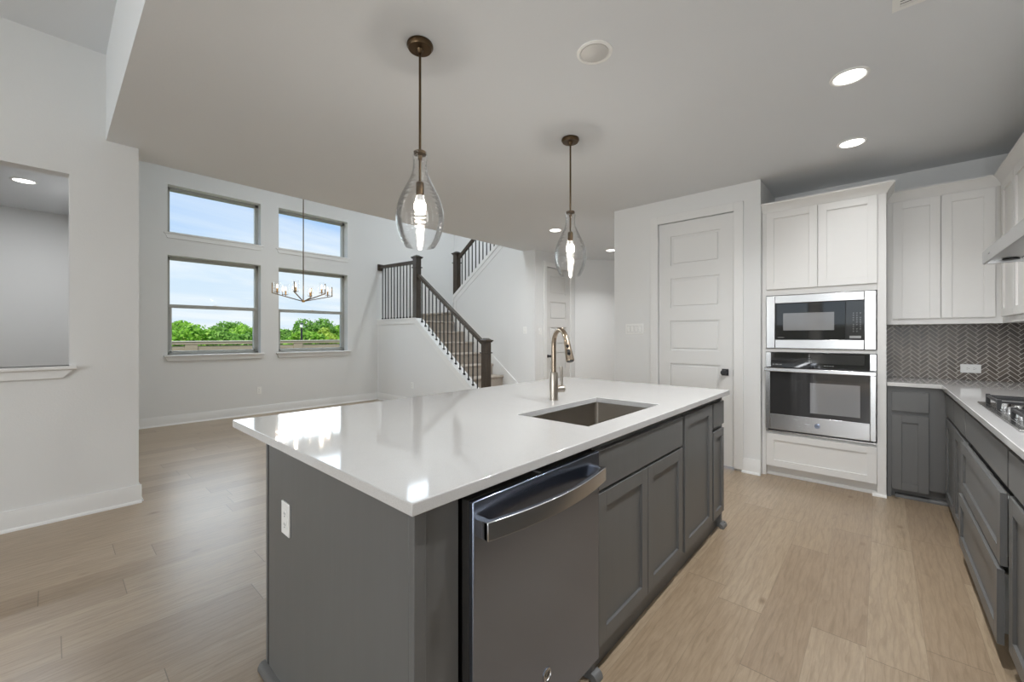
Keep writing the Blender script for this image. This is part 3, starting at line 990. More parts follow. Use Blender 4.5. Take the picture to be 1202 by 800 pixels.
fr_ = (sd * 0.55 + Vector((0, -1, 0)) * 0.6)
fr_ = (Vector((0, 0, EYE)) - e); fr_ = (fr_ - dirn * fr_.dot(dirn)).normalized()
bt = MB()
for dd, rr_ in ((0.040, 0.0085), (0.066, 0.0085), (0.084, 0.0085)):
    bt.tube([e + dirn * dd + fr_ * 0.010, e + dirn * dd + fr_ * (0.0215 + dd * 0.02)], rr_, 14)
bt.beam(e + dirn * 0.066 + fr_ * 0.015, e + dirn * 0.084 + fr_ * 0.0222, 0.016, 0.016)
bt.build('spray_button', 'black_plastic', sh)
MB().tube([e + dirn * 0.1175, e + dirn * 0.1195], [0.019, 0.018], 18).build('nozzle', 'black_plastic', sh)
hp = Vector((FXC, FYC, CT + 0.062))
m = MB().tube([hp + hd * 0.015, hp + hd * 0.03, hp + hd * 0.062, hp + hd * 0.067], [0.015, 0.0205, 0.0205, 0.016], 20)
m.tube([hp + hd * 0.05 + Vector((0, 0, 0.012)), hp + hd * 0.05 + Vector((0, 0, 0.06)), hp + hd * 0.047 + Vector((0, 0, 0.128))], [0.008, 0.0078, 0.0085], 14)
m.build('handle', 'faucet_steel', t)

# dishwasher
t = thing('dishwasher', 'stainless steel dishwasher with a bowed bar handle, built into the island', 'dishwasher', (-1.05, 1.015, 0))
MB().box(-1.38, -0.806, 0.712, 1.320, 0.10, 0.872).build('tub', 'black_plastic', t)
MB().box(-0.806, -0.779, 0.706, 1.326, 0.112, 0.862).build('door_liner', 'cabinet_shadow', t, bevel=0.002)
dw = MB().box(-0.779, -0.762, 0.706, 1.326, 0.112, 0.862).build('door', 'steel_brushed', t, bevel=0.003)
m = MB()
N = 16
ya, yb = 0.722, 1.312
hz = 0.792
prof = []
for k in range(N + 1):
    u = k / N
    y = ya + (yb - ya) * u
    x = -0.735 + 0.034 * math.sin(PI * u) ** 0.9
    prof.append((x, y))
outer = [(x + 0.009, y) for x, y in prof]
inner = [(x - 0.006, y) for x, y in prof][::-1]
m.prism(outer + inner, hz - 0.024, hz + 0.024, 'xy')
m.box(-0.764, -0.728, ya, ya + 0.020, hz - 0.023, hz + 0.023).box(-0.764, -0.728, yb - 0.020, yb, hz - 0.023, hz + 0.023)
m.build('handle', 'steel_handle', t, bevel=0.002)
m = MB().lathe([(0.019, 0.0), (0.019, 0.0025), (0.017, 0.003), (0.0165, 0.0018), (0.001, 0.0018)], (-0.762, 1.012, 0.245), 28, 'x')
emb = m.build('emblem', 'steel_bright', t)
text('monogram', 'GE', 0.018, (-0.7600, 1.012, 0.245), (R(90), 0, R(90)), 'slot_dark', emb)
MB().box(-0.8, -0.775, 0.99, 1.0, 0.862, 0.864).build('indicator', 'print_gray', t)
MB().box(-1.3, -0.865, 0.72, 1.31, 0.0, 0.10).build('toe_kick', 'black_plastic', t)

# power outlet / switch builders
def outlet(ax, p, sgn, a, z, label, horizontal=False, group=None, n=1):
    """decora receptacle with its plate; a,z = centre"""
    loc = (p, a, z) if ax == 'x' else (a, p, z)
    t = thing('power_outlet', label, 'outlet', loc, group)
    w, h = (0.070, 0.115)
    if horizontal: w, h = h, w
    MB().obox(ax, p, p + sgn * 0.006, a - w / 2, a + w / 2, z - h / 2, z + h / 2).build('plate', 'white_plastic', t, bevel=0.002)
    iw, ih = (0.033, 0.067)
    if horizontal: iw, ih = ih, iw
    MB().obox(ax, p + sgn * 0.006, p + sgn * 0.0075, a - iw / 2, a + iw / 2, z - ih / 2, z + ih / 2).build('receptacle', 'white_plastic', t, bevel=0.0005, seg=1)
    for s in (-1, 1):
        m = MB()
        ca, cz = (a + s * 0.019, z) if horizontal else (a, z + s * 0.019)
        for q in (-1, 1):
            if horizontal: m.obox(ax, p + sgn * 0.0075, p + sgn * 0.008, ca - 0.004, ca + 0.004, cz + q * 0.006 - 0.001, cz + q * 0.006 + 0.001)
            else: m.obox(ax, p + sgn * 0.0075, p + sgn * 0.008, ca + q * 0.006 - 0.001, ca + q * 0.006 + 0.001, cz - 0.004, cz + 0.004)
        if horizontal: m.obox(ax, p + sgn * 0.0075, p + sgn * 0.008, ca + 0.008, ca + 0.0115, cz - 0.002, cz + 0.002)
        else: m.obox(ax, p + sgn * 0.0075, p + sgn * 0.008, ca - 0.002, ca + 0.002, cz - 0.0115, cz - 0.008)
        m.build('socket_slots', 'slot_dark', t)
    return t
def switch(ax, p, sgn, a, z, n, label):
    loc = (p, a, z) if ax == 'x' else (a, p, z)
    t = thing('light_switch', label, 'switch', loc)
    w = 0.07 + 0.046 * (n - 1)
    MB().obox(ax, p, p + sgn * 0.006, a - w / 2, a + w / 2, z - 0.0575, z + 0.0575).build('plate', 'white_plastic', t, bevel=0.002)
    for k in range(n):
        c = a + (k - (n - 1) / 2) * 0.046
        MB().obox(ax, p + sgn * 0.006, p + sgn * 0.0064, c - 0.0185, c + 0.0185, z - 0.0355, z + 0.0355).build('rocker_shade', 'gap_shade', t)  # gray sheet paints the shade line around the rocker
        m = MB()
        m.obox(ax, p + sgn * 0.006, p + sgn * 0.0075, c - 0.0165, c + 0.0165, z - 0.0335, z)
        m.obox(ax, p + sgn * 0.006, p + sgn * 0.0095, c - 0.0165, c + 0.0165, z, z + 0.0335)
        m.build('rocker', 'white_plastic', t, bevel=0.0008, seg=1)
    return t
outlet('y', 0.552, -1, -1.555, 0.640, 'white outlet on the gray end panel of the island')
outlet('x', -7.6, 1, 2.273, 0.386, 'white outlet low on the wall under the dining windows')
outlet('y', 4.41, -1, -6.39, 0.375, 'white outlet low on the knee wall under the stair railing')
outlet('y', 5.028, -1, 0.548, 1.012, 'white horizontal outlet on the herringbone backsplash', horizontal=True)
switch('y', 4.35, -1, -2.053, 1.357, 4, 'white four-gang switch on the pantry wall, beside the panelled door')
switch('y', 5.36, -1, -4.50, 1.375, 1, 'white single switch on the stair wall, near its outer corner')
switch('x', -4.28, 1, 5.50, 1.36, 1, 'white single switch in the hall, beside the far panelled door')

# ================================================================== OVEN TOWER
TY = 4.405      # face plane (looks -Y)
t = thing('oven_cabinet', 'tall white cabinet holding the microwave and wall oven, doors above and drawer below', 'cabinet', (-0.4, 4.7, 0))
m = MB()
m.box(-0.822, -0.790, TY, 5.035, 0.0, 2.425).box(-0.022, 0.033, TY, 5.035, 0.0, 2.425)
m.box(-0.790, -0.022, TY, 5.035, 1.648, 2.425)
m.box(-0.790, -0.022, TY, TY + 0.02, 1.135, 1.165)
m.box(-0.790, -0.022, TY, 5.035, 0.095, 0.425)
m.box(-0.790, -0.022, 5.01, 5.035, 0.425, 1.648)
m.build('body', 'white_cabinet', t, bevel=0.001, seg=1)
MB().box(-0.790, -0.022, TY + 0.055, 5.03, 0.0, 0.094).build('toe_kick', 'white_cabinet', t)
MB().prism([(TY + 0.055 - a * 0.6, b * 0.8) for a, b in shoe], -0.790, -0.022, 'yz').build('shoe_molding', 'white_cabinet', t)
MB().prism([(TY - a * 0.8, b * 0.8) for a, b in shoe], -0.052, 0.035, 'yz').build('shoe_block', 'white_cabinet', t)
shaker('door', 'y', TY, -1, -0.785, -0.407, 1.702, 2.402, 'white_cabinet', t)
shaker('door', 'y', TY, -1, -0.401, -0.022, 1.702, 2.402, 'white_cabinet', t)
shaker('drawer', 'y', TY, -1, -0.785, -0.024, 0.098, 0.392, 'white_cabinet', t)
# crown: profile swept round front and right side with a mitred corner
crown_prof = [(0.0, 2.412), (0.006, 2.412), (0.010, 2.425), (0.020, 2.440), (0.042, 2.470), (0.050, 2.476), (0.050, 2.490), (0.0, 2.490)]
def crown(pts, name, parent, mat='white_cabinet', prof=crown_prof, dz=0.0):
    """pts: plan polyline, outward side = right of travel direction"""
    P = [Vector((a, b, 0)) for a, b in pts]
    m = MB()
    rings = []
    for i, p in enumerate(P):
        def nrm(a, b):
            d = (b - a).normalized(); return Vector((d.y, -d.x, 0))
        if i == 0: o = nrm(P[0], P[1])
        elif i == len(P) - 1: o = nrm(P[-2], P[-1])
        else:
            n1, n2 = nrm(P[i - 1], P[i]), nrm(P[i], P[i + 1])
            o = (n1 + n2); o = o / max(0.2, o.dot(n1))
        rings.append([m.bm.verts.new(p + o * a + Vector((0, 0, b + dz))) for a, b in prof])
    n = len(prof)
    fs = []
    for a, b in zip(rings, rings[1:]):
        for k in range(n):
            fs.append(m.bm.faces.new((a[k], a[(k + 1) % n], b[(k + 1) % n], b[k])))
    fs.append(m.bm.faces.new(rings[0])); fs.append(m.bm.faces.new(rings[-1][::-1]))
    bmesh.ops.recalc_face_normals(m.bm, faces=fs)
    return m.build(name, mat, parent)
crown([(-0.822, TY), (0.033, TY), (0.033, 5.035)], 'crown_molding', t)

# microwave
t = thing('microwave', 'built-in stainless microwave with a black glass front, above the wall oven', 'microwave', (-0.405, 4.6, 1.165))
MB().box(-0.77, -0.04, TY + 0.025, 4.95, 1.18, 1.63).build('housing', 'black_plastic', t)
x0, x1, z0, z1 = -0.787, -0.027, 1.168, 1.644
gx0, gx1, gz0, gz1 = -0.717, -0.100, 1.247, 1.572
m = MB()
yf, yk = TY - 0.020, TY
m.box(x0, gx0, yf, yk, z0, z1).box(gx1, x1, yf, yk, z0, z1).box(gx0, gx1, yf, yk, z0, gz0).box(gx0, gx1, yf, yk, gz1, z1)
m.build('trim_kit', 'steel_bright', t, bevel=0.004)
door_x = -0.218
md = MB().box(gx0 + 0.003, door_x - 0.0015, yf + 0.004, yk + 0.02, gz0 + 0.003, gz1 - 0.003).build('door', 'black_glass', t, bevel=0.001, seg=1)
MB().box(gx0 + 0.062, door_x - 0.075, yf + 0.0028, yf + 0.004, gz0 + 0.082, gz1 - 0.090).build('window', 'oven_window_sheen', md)
cp = MB().box(door_x + 0.0015, gx1 - 0.003, yf + 0.004, yk + 0.02, gz0 + 0.003, gz1 - 0.003).build('control_panel', 'oven_glass', t, bevel=0.001, seg=1)
m = MB()
for r_ in range(9):
    for c_ in range(3):
        cx0 = door_x + 0.045 + c_ * 0.022
        cz0 = gz1 - 0.105 - r_ * 0.0185
        if (r_ * 3 + c_) % 7 == 5: continue
        m.box(cx0, cx0 + 0.010, yf + 0.0032, yf + 0.0041, cz0, cz0 + 0.0022)
        m.box(cx0 + 0.002, cx0 + 0.008, yf + 0.0032, yf + 0.0041, cz0 - 0.006, cz0 - 0.0045)
m.build('keypad_print', 'print_gray', cp)
MB().box(door_x + 0.025, gx1 - 0.020, yf + 0.003, yf + 0.0042, gz0 + 0.014, gz0 + 0.034).build('open_button', 'print_gray', cp, bevel=0.0004, seg=1)
m = MB()
for k, wdt in enumerate((0.006, 0.004, 0.006, 0.005, 0.004, 0.006)):
    m.box(gx0 + 0.022 + k * 0.008, gx0 + 0.022 + k * 0.008 + wdt, yf + 0.0032, yf + 0.0041, gz0 + 0.016, gz0 + 0.021)
m.build('lettering', 'print_gray', md)

# wall oven
t = thing('built_in_oven', 'stainless steel built-in oven with a full-width bar handle, under the microwave', 'oven', (-0.405, 4.6, 0.43))
MB().box(-0.77, -0.04, TY + 0.025, 4.95, 0.44, 1.12).build('housing', 'black_plastic', t)
x0, x1 = -0.787, -0.027
m = MB().box(x0, x0 + 0.038, TY - 0.022, TY, 0.998, 1.132).box(x1 - 0.038, x1, TY - 0.022, TY, 0.998, 1.132)
m.box(x0 + 0.038, x1 - 0.038, TY - 0.018, TY, 1.130, 1.132)
m.build('control_surround', 'steel_bright', t, bevel=0.001, seg=1)
cpo = MB().box(x0 + 0.038, x1 - 0.038, TY - 0.021, TY + 0.01, 0.998, 1.130).build('control_panel', 'black_glass', t, bevel=0.001, seg=1)
MB().box(-0.45, -0.10, TY - 0.0218, TY - 0.0211, 1.040, 1.120).build('display', 'oven_glass', cpo)
m = MB()
for a_, b_ in ((-0.735, -0.722), (-0.715, -0.690), (-0.684, -0.665)):
    m.box(a_, b_, TY - 0.0218, TY - 0.0211, 1.020, 1.026)
m.build('panel_print', 'print_gray', cpo)
m = MB()
for k in range(4):
    m.box(-0.36 + k * 0.018, -0.35 + k * 0.018, TY - 0.0218, TY - 0.0211, 1.022, 1.026)
m.build('panel_print', 'print_gray', cpo)
m = MB()
for k in range(6):
    m.box(-0.47, -0.455, TY - 0.0218, TY - 0.0211, 1.040 + k * 0.014, 1.044 + k * 0.014)
m.build('panel_print', 'print_gray', cpo)
# door: steel frame round a dark glass
z0, z1 = 0.438, 0.990
gx0, gx1, gz0, gz1 = -0.750, -0.064, 0.578, 0.962
yf = TY - 0.045
m = MB()
m.box(x0, gx0, yf, TY - 0.002, z0, z1).box(gx1, x1, yf, TY - 0.002, z0, z1).box(gx0, gx1, yf, TY - 0.002, z0, gz0).box(gx0, gx1, yf, TY - 0.002, gz1, z1)
od = m.build('door', 'steel_bright', t, bevel=0.003)
MB().box(gx0 - 0.002, gx1 + 0.002, yf + 0.002, TY - 0.004, gz0 - 0.002, gz1 + 0.002).build('door_glass', 'oven_glass', od)
MB().box(-0.455, -0.125, yf + 0.0010, yf + 0.002, 0.615, 0.875).build('window', 'oven_window_sheen', od)
m = MB().lathe([(0.020, 0.0), (0.020, -0.0028), (0.0175, -0.0032), (0.0165, -0.0015), (0.001, -0.0015)], (-0.405, yf, 0.508), 28, 'y')
emb = m.build('emblem', 'steel_brushed', od)
text('monogram', 'GE', 0.018, (-0.405, yf - 0.0020, 0.508), (R(90), 0, 0), 'slot_dark', emb)
m = MB()
m.prism([(x0 - 0.004, yf - 0.052), (x1 + 0.004, yf - 0.052), (x1 + 0.004, yf - 0.030), (x0 - 0.004, yf - 0.030)], 0.962, 0.996, 'xy')
m.box(x0 + 0.004, x0 + 0.030, yf - 0.032, yf + 0.002, 0.966, 0.992).box(x1 - 0.030, x1 - 0.004, yf - 0.032, yf + 0.002, 0.966, 0.992)
m.build('handle', 'steel_bright', t, bevel=0.005)
MB().box(-0.770, -0.044, TY - 0.020, TY - 0.002, 0.424, 0.436).build('vent_trim', 'black_plastic', t)
MB().box(-0.787, -0.027, TY - 0.022, TY - 0.0, 0.412, 0.423).build('base_trim', 'steel_bright', t, bevel=0.001)

# ================================================================== REAR + RIGHT RUN
CF = 0.338       # right worktop front edge
CY = 4.425       # rear worktop front edge
BF = 0.378       # right run face frame (looks -X)
RYF = 4.462      # rear run face frame (looks -Y)
t = thing('base_cabinet', 'gray corner cabinet beside the white oven tower, small drawer over one door', 'cabinet', (0.2, 4.7, 0))
MB().box(0.037, 0.978, RYF, 5.035, 0.10, CB).build('body', 'gray_cabinet', t, bevel=0.001, seg=1)
MB().box(0.060, BF + 0.06, RYF + 0.05, 5.03, 0.0, 0.10).build('toe_kick', 'gray_cabinet', t)
slab('drawer', 'y', RYF, -1, 0.064, 0.272, 0.690, 0.842, 'gray_cabinet', t)
shaker('door', 'y', RYF, -1, 0.064, 0.272, 0.075, 0.662, 'gray_cabinet', t)
MB().box(0.037, 0.062, RYF - 0.0, RYF + 0.05, 0.0, 0.10).build('foot', 'gray_cabinet', t)
MB().prism([(RYF + 0.05 - a, b) for a, b in shoe], 0.085, BF + 0.06, 'yz').build('shoe_molding', 'gray_cabinet', t)

t = thing('base_cabinet', 'gray cabinet between the inner corner and the cooktop, two drawers over two doors', 'cabinet', (0.65, 3.95, 0))
MB().box(BF, 0.978, 3.470, RYF - 0.001, 0.10, CB).build('body', 'gray_cabinet', t, bevel=0.001, seg=1)
MB().box(BF + 0.065, 0.978, 3.470, RYF - 0.001, 0.0, 0.10).build('toe_kick', 'gray_cabinet', t)
for a0, a1 in ((3.480, 3.955), (3.965, 4.435)):
    slab('drawer', 'x', BF, -1, a0, a1, 0.700, 0.846, 'gray_cabinet', t)
    shaker('door', 'x', BF, -1, a0, a1, 0.075, 0.672, 'gray_cabinet', t)

t = thing('base_cabinet', 'gray cabinet under the cooktop, with two deep drawers slightly pulled out', 'cabinet', (0.65, 2.95, 0))
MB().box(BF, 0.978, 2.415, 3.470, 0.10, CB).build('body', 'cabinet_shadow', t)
m = MB().box(BF - 0.0005, BF + 0.02, 2.415, 2.440, 0.10, CB).box(BF - 0.0005, BF + 0.02, 3.45, 3.470, 0.10, CB).box(BF - 0.0005, BF + 0.02, 2.44, 3.45, CB - 0.035, CB)
m.build('face_frame', 'gray_cabinet', t)
MB().box(BF + 0.065, 0.978, 2.415, 3.470, 0.0, 0.10).build('toe_kick', 'gray_cabinet', t)
slab('drawer_front', 'x', BF, -1, 2.425, 3.460, 0.706, 0.848, 'gray_cabinet', t)
d = shaker('drawer', 'x', BF - 0.018, -1, 2.425, 3.460, 0.400, 0.680, 'gray_cabinet', t)
MB().box(BF - 0.018, BF + 0.01, 2.46, 3.43, 0.43, 0.655).build('drawer_box', 'white_cabinet', d)
d = shaker('drawer', 'x', BF - 0.026, -1, 2.425, 3.460, 0.098, 0.386, 'gray_cabinet', t)
MB().box(BF - 0.026, BF + 0.01, 2.46, 3.43, 0.13, 0.36).build('drawer_box', 'white_cabinet', d)

t = thing('base_cabinet', 'gray cabinet cut by the picture edge, drawer over door, nearer than the deep drawers', 'cabinet', (0.65, 2.1, 0))
MB().box(BF, 0.978, 1.80, 2.415, 0.10, CB).build('body', 'gray_cabinet', t, bevel=0.001, seg=1)
MB().box(BF + 0.065, 0.978, 1.80, 2.415, 0.0, 0.10).build('toe_kick', 'gray_cabinet', t)
slab('drawer', 'x', BF, -1, 1.815, 2.400, 0.706, 0.848, 'gray_cabinet', t)
shaker('door', 'x', BF, -1, 1.815, 2.400, 0.098, 0.680, 'gray_cabinet', t)
t = thing('base_cabinet', 'gray cabinet at the near end of the cooktop run, outside the picture', 'cabinet', (0.65, 1.4, 0))
MB().box(BF, 0.978, 0.95, 1.80, 0.10, CB).build('body', 'gray_cabinet', t, bevel=0.001, seg=1)
MB().box(BF + 0.065, 0.978, 0.95, 1.80, 0.0, 0.10).build('toe_kick', 'gray_cabinet', t)
for a0, a1 in ((0.965, 1.370), (1.380, 1.785)):
    slab('drawer', 'x', BF, -1, a0, a1, 0.706, 0.848, 'gray_cabinet', t)
    shaker('door', 'x', BF, -1, a0, a1, 0.098, 0.680, 'gray_cabinet', t)

# L-shaped worktop
m = MB().prism([(0.036, CY), (CF, CY), (CF, 0.93), (0.984, 0.93), (0.984, 5.038), (0.036, 5.038)], CB, CT, 'xy')
tag(m.build('countertop', 'quartz', bevel=0.0025), 'white quartz L-shaped worktop under the backsplash, carrying the gas cooktop', 'countertop')

# herringbone backsplash
def clip(poly, x0, x1, y0, y1):
    for ax, val, keep in ((0, x0, 1), (0, x1, -1), (1, y0, 1), (1, y1, -1)):
        out = []
        for i in range(len(poly)):
            a, b = poly[i], poly[(i + 1) % len(poly)]
            ia, ib = (a[ax] - val) * keep >= 0, (b[ax] - val) * keep >= 0
            if ia: out.append(a)
            if ia != ib:
                s = (val - a[ax]) / (b[ax] - a[ax])
                out.append((a[0] + (b[0] - a[0]) * s, a[1] + (b[1] - a[1]) * s))
        poly = out
        if len(poly) < 3: return []
    return poly
def herringbone(u0, u1, z0, z1, w=0.0262, n=3, g=0.0021):
    tiles = []
    c = math.sqrt(0.5)
    K = int((u1 - u0 + z1 - z0) / w) + 12
    def add(x, y, lx, ly):
        q = [(x * w + g, y * w + g), ((x + lx) * w - g, y * w + g), ((x + lx) * w - g, (y + ly) * w - g), (x * w + g, (y + ly) * w - g)]
        r = [(u0 + (a - b) * c, z0 + (a + b) * c) for a, b in q]
        if max(p[0] for p in r) < u0 or min(p[0] for p in r) > u1 or max(p[1] for p in r) < z0 or min(p[1] for p in r) > z1: return
        r = clip(r, u0, u1, z0, z1)
        if len(r) >= 3: tiles.append(r)
    for y in range(-K, K):
        for x in range(-K, K):
            if (x - y) % (2 * n) == 0: add(x, y, n, 1)
            if (x - y) % (2 * n) == 2 * n - 1: add(x, y, 1, n)
    return tiles
t = thing('backsplash', 'gray-brown herringbone tile backsplash with light grout, above the worktop', 'backsplash', (0.5, 5.0, CT))
z0, z1 = CT + 0.001, 1.418
def splash(ax, p, sgn, a0, a1):
    MB().obox(ax, p, p + sgn * 0.006, a0, a1, z0, z1).build('grout_bed', 'grout', t)
    m = MB()
    for poly in herringbone(a0, a1, z0, z1):
        if ax == 'y': m.prism(poly, p + sgn * 0.0055, p + sgn * 0.0070, 'xz')
        else: m.prism(poly, p + sgn * 0.0055, p + sgn * 0.0070, 'yz')
    m.build('tile_field', 'backsplash_tile', t)
splash('y', 5.038, -1, 0.037, 0.972)
splash('x', 0.984, -1, 0.95, 5.030)

# uppers on the rear wall
UY = 4.735
t = thing('upper_cabinet', 'white wall cabinet with two shaker doors between the oven tower and the corner', 'cabinet', (0.35, 4.9, 1.42))
MB().box(0.038, 0.680, UY, 5.028, 1.375, 2.412).build('body', 'white_cabinet', t, bevel=0.001, seg=1)
shaker('door', 'y', UY, -1, 0.075, 0.352, 1.422, 2.392, 'white_cabinet', t)
shaker('door', 'y', UY, -1, 0.358, 0.640, 1.422, 2.392, 'white_cabinet', t)
UX = 0.678
crown([(0.038, UY), (UX, UY), (UX, 3.385)], 'crown_molding', t, dz=-0.008)
t = thing('upper_cabinet', 'white wall cabinet on the cooktop wall, beyond the range hood', 'cabinet', (0.85, 4.0, 1.42))
MB().box(UX, 0.980, 3.385, UY - 0.001, 1.375, 2.412).build('body', 'white_cabinet', t, bevel=0.001, seg=1)
shaker('door', 'x', UX, -1, 4.285, 4.655, 1.422, 2.392, 'white_cabinet', t)
shaker('door', 'x', UX, -1, 3.845, 4.275, 1.422, 2.392, 'white_cabinet', t)
shaker('door', 'x', UX, -1, 3.400, 3.835, 1.422, 2.392, 'white_cabinet', t)
t = thing('upper_cabinet', 'short white wall cabinet above the range hood', 'cabinet', (0.85, 2.9, 1.9))
MB().box(UX, 0.980, 2.450, 3.384, 1.86, 2.412).build('body', 'white_cabinet', t, bevel=0.001, seg=1)
shaker('door', 'x', UX, -1, 2.46, 2.912, 1.875, 2.392, 'white_cabinet', t)
shaker('door', 'x', UX, -1, 2.920, 3.375, 1.875, 2.392, 'white_cabinet', t)
crown([(UX, 3.384), (UX, 2.450)], 'crown_molding', t, dz=-0.008)

# range hood
t = thing('range_hood', 'slim stainless steel range hood over the cooktop', 'hood', (0.7, 2.9, 1.66))
hx = 0.412
m = MB()
pts = [(hx, 1.668), (hx, 1.735), (0.60, 1.80), (0.978, 1.858), (0.978, 1.668)]
m.prism([(hx, 1.668), (hx, 1.735), (hx + 0.004, 1.738), (0.70, 1.790), (0.70, 1.858), (0.978, 1.858), (0.978, 1.72), (hx + 0.012, 1.69), (hx + 0.012, 1.668)], 2.455, 3.382, 'xz')
m.box(hx + 0.002, 0.978, 3.370, 3.3819, 1.668, 1.73).box(hx + 0.002, 0.978, 2.4551, 2.467, 1.668, 1.73)
m.build('canopy', 'steel_hood', t, bevel=0.002)
fl = MB().box(hx + 0.012, 0.976, 2.468, 3.369, 1.682, 1.690).build('underside', 'steel_hood', t)
for y0_ in (2.56, 3.02):
    MB().box(hx + 0.12, 0.90, y0_, y0_ + 0.26, 1.676, 1.6818).build('filter', 'steel_cooktop', t, bevel=0.002)
for y0_ in (3.33, 2.51):
    MB().lathe([(0.03, 0.0), (0.03, 0.006), (0.022, 0.007)], (hx + 0.09, y0_ - 0.02 if y0_ > 3 else y0_ + 0.02, 1.675), 20).build('lamp', 'black_plastic', t)
m = MB().box(hx - 0.003, hx, 3.17, 3.21, 1.700, 1.706)
m.build('badge', 'steel_bright', t)

# cooktop
t = thing('gas_cooktop', 'stainless gas cooktop with black cast iron grates, on the worktop', 'cooktop', (0.65, 2.92, CT))
cx0, cx1, cy0, cy1 = 0.391, 0.925, 2.455, 3.370
MB().box(cx0, cx1, cy0, cy1, CT + 0.0005, CT + 0.009).build('pan', 'steel_cooktop', t, bevel=0.003)
m = MB().box(cx0 + 0.025, cx1 - 0.02, cy0 + 0.02, cy1 - 0.02, CT + 0.009, CT + 0.0105)
m.build('burner_tray', 'steel_cooktop', t, bevel=0.001, seg=1)
burners = [(0.56, 3.19, 0.036), (0.79, 3.19, 0.03), (0.70, 2.915, 0.05), (0.56, 2.63, 0.03), (0.79, 2.63, 0.04)]
for bx, by, br in burners:
    b = MB().lathe([(br * 1.25, 0.0), (br * 1.25, 0.006), (br, 0.008), (br, 0.016)], (bx, by, CT + 0.010), 28).build('burner', 'steel_bright', t)
    MB().lathe([(br * 1.02, 0.0), (br * 1.05, 0.003), (br * 1.0, 0.009), (br * 0.3, 0.010)], (bx, by, CT + 0.0262), 28).build('burner_cap', 'cast_iron', b)
def grate(y0, y1, burn, front=0.035):
    m = MB()
    zt = CT + 0.046
    h = 0.013
    X0, X1 = cx0 + front, cx1 - 0.03
    for y in (y0, y1):
        m.beam((X0, y, zt), (X1, y, zt), 0.011, h)
    for x in (X0, X1):
        m.beam((x, y0, zt), (x, y1, zt), 0.011, h)
    ym = (y0 + y1) / 2
    xm = (X0 + X1) / 2
    if len(burn) > 1:
        m.beam((xm, y0, zt), (xm, y1, zt), 0.011, h)
    for bx, by in burn:
        for dx, dy in ((1, 0), (-1, 0), (0, 1), (0, -1)):
            if dx: tx = (X1 if dx > 0 else X0) if len(burn) == 1 else (xm if (dx > 0) == (bx < xm) else (X0 if dx < 0 else X1))
            p = (bx + dx * 0.028, by + dy * 0.028, zt + 0.004)
            q = (tx, by, zt + 0.004) if dx else (bx, y1 if dy > 0 else y0, zt + 0.004)
            m.beam(p, q, 0.009, 0.016)
    for x in (X0, X1):
        for y in (y0, y1):
            m.box(x - 0.008, x + 0.008, y - 0.008, y + 0.008, CT + 0.0106, zt + 0.012)
    return m.build('grate', 'cast_iron', t, bevel=0.0015, seg=1)
grate(3.055, 3.335, [(0.56, 3.19), (0.79, 3.19)])
grate(2.775, 3.045, [(0.70, 2.915)], 0.125)
grate(2.490, 2.765, [(0.56, 2.63), (0.79, 2.63)])
for k in range(5):
    MB().lathe([(0.021, 0), (0.021, 0.004), (0.018, 0.006), (0.0165, 0.030), (0.014, 0.033)], (cx0 + 0.055 + (k % 2) * 0.03, 2.755 + k * 0.075, CT + 0.0105), 24).build('knob', 'steel_bright', t)

# ================================================================== CEILING FIXTURES
def downlight(x, y, z, label, lit=True, group=None, watts=CAN_W, r=0.070, color=CAN_C, spread=115, tilt=0):
    t = thing('recessed_light', label, 'ceiling light', (x, y, z), group)
    MB().lathe([(r * 1.28, 0.0), (r * 1.27, -0.004), (r * 1.10, -0.007), (r, -0.003), (r, 0.0)], (x, y, z), 40, cap=False).build('trim_ring', 'white_plastic', t)
    if lit:
        MB().lathe([(r * 1.0, 0.0), (r * 0.99, -0.0025), (r * 0.6, -0.003), (0.001, -0.003)], (x, y, z), 36, cap=False).build('lens', 'lamp_lens', t)
        L = add_light('downlight_glow', 'AREA', (0, 0, -0.012), watts, color, shape='DISK', size=r * 1.9, spread=R(spread))
        L.parent = t
        L.rotation_euler = (R(tilt), 0, 0)
    else:
        MB().lathe([(r * 1.0, -0.001), (r * 0.97, -0.006), (r * 0.6, -0.010), (0.001, -0.012)], (x, y, z), 36, cap=False).build('lens', 'unlit_lens', t)
    return t
downlight(-0.130, 2.957, CEIL, 'lit recessed ceiling light over the cooktop aisle, the larger of the two', watts=15, spread=140)
downlight(-0.161, 3.985, CEIL, 'lit recessed ceiling light just in front of the oven tower', watts=1.8, spread=110)
downlight(-3.306, 4.584, CEIL, 'lit recessed ceiling light seen beside the farther glass pendant', watts=22, spread=165)
downlight(-3.385, 6.277, CEIL, 'lit recessed ceiling light in the hall, next to the pantry corner', watts=8)
downlight(-6.22, -0.177, 2.79, 'lit recessed ceiling light seen through the wall opening', watts=19, spread=180)
downlight(-1.085, 1.842, CEIL, 'round unlit ceiling fixture with a white rim, above the island', lit=False)
for x, y in ((-5.6, 0.8), (-4.95, 0.8), (-5.6, 1.6), (-4.95, 1.6)):  # unseen lamps added to brighten the dining room, tilted toward the stair walls
    downlight(x, y, 5.45, 'added recessed fill light in the two-storey dining room ceiling, out of view', group='added dining room fill lights', watts=DINING_FILL_W, spread=110, tilt=33, color=(0.88, 0.95, 1.0))
downlight(-6.2, 5.4, 5.45, 'added recessed fill light, unseen, high above the stair landing', watts=26, color=(0.88, 0.95, 1.0))  # lamp added out of view to brighten the stairwell
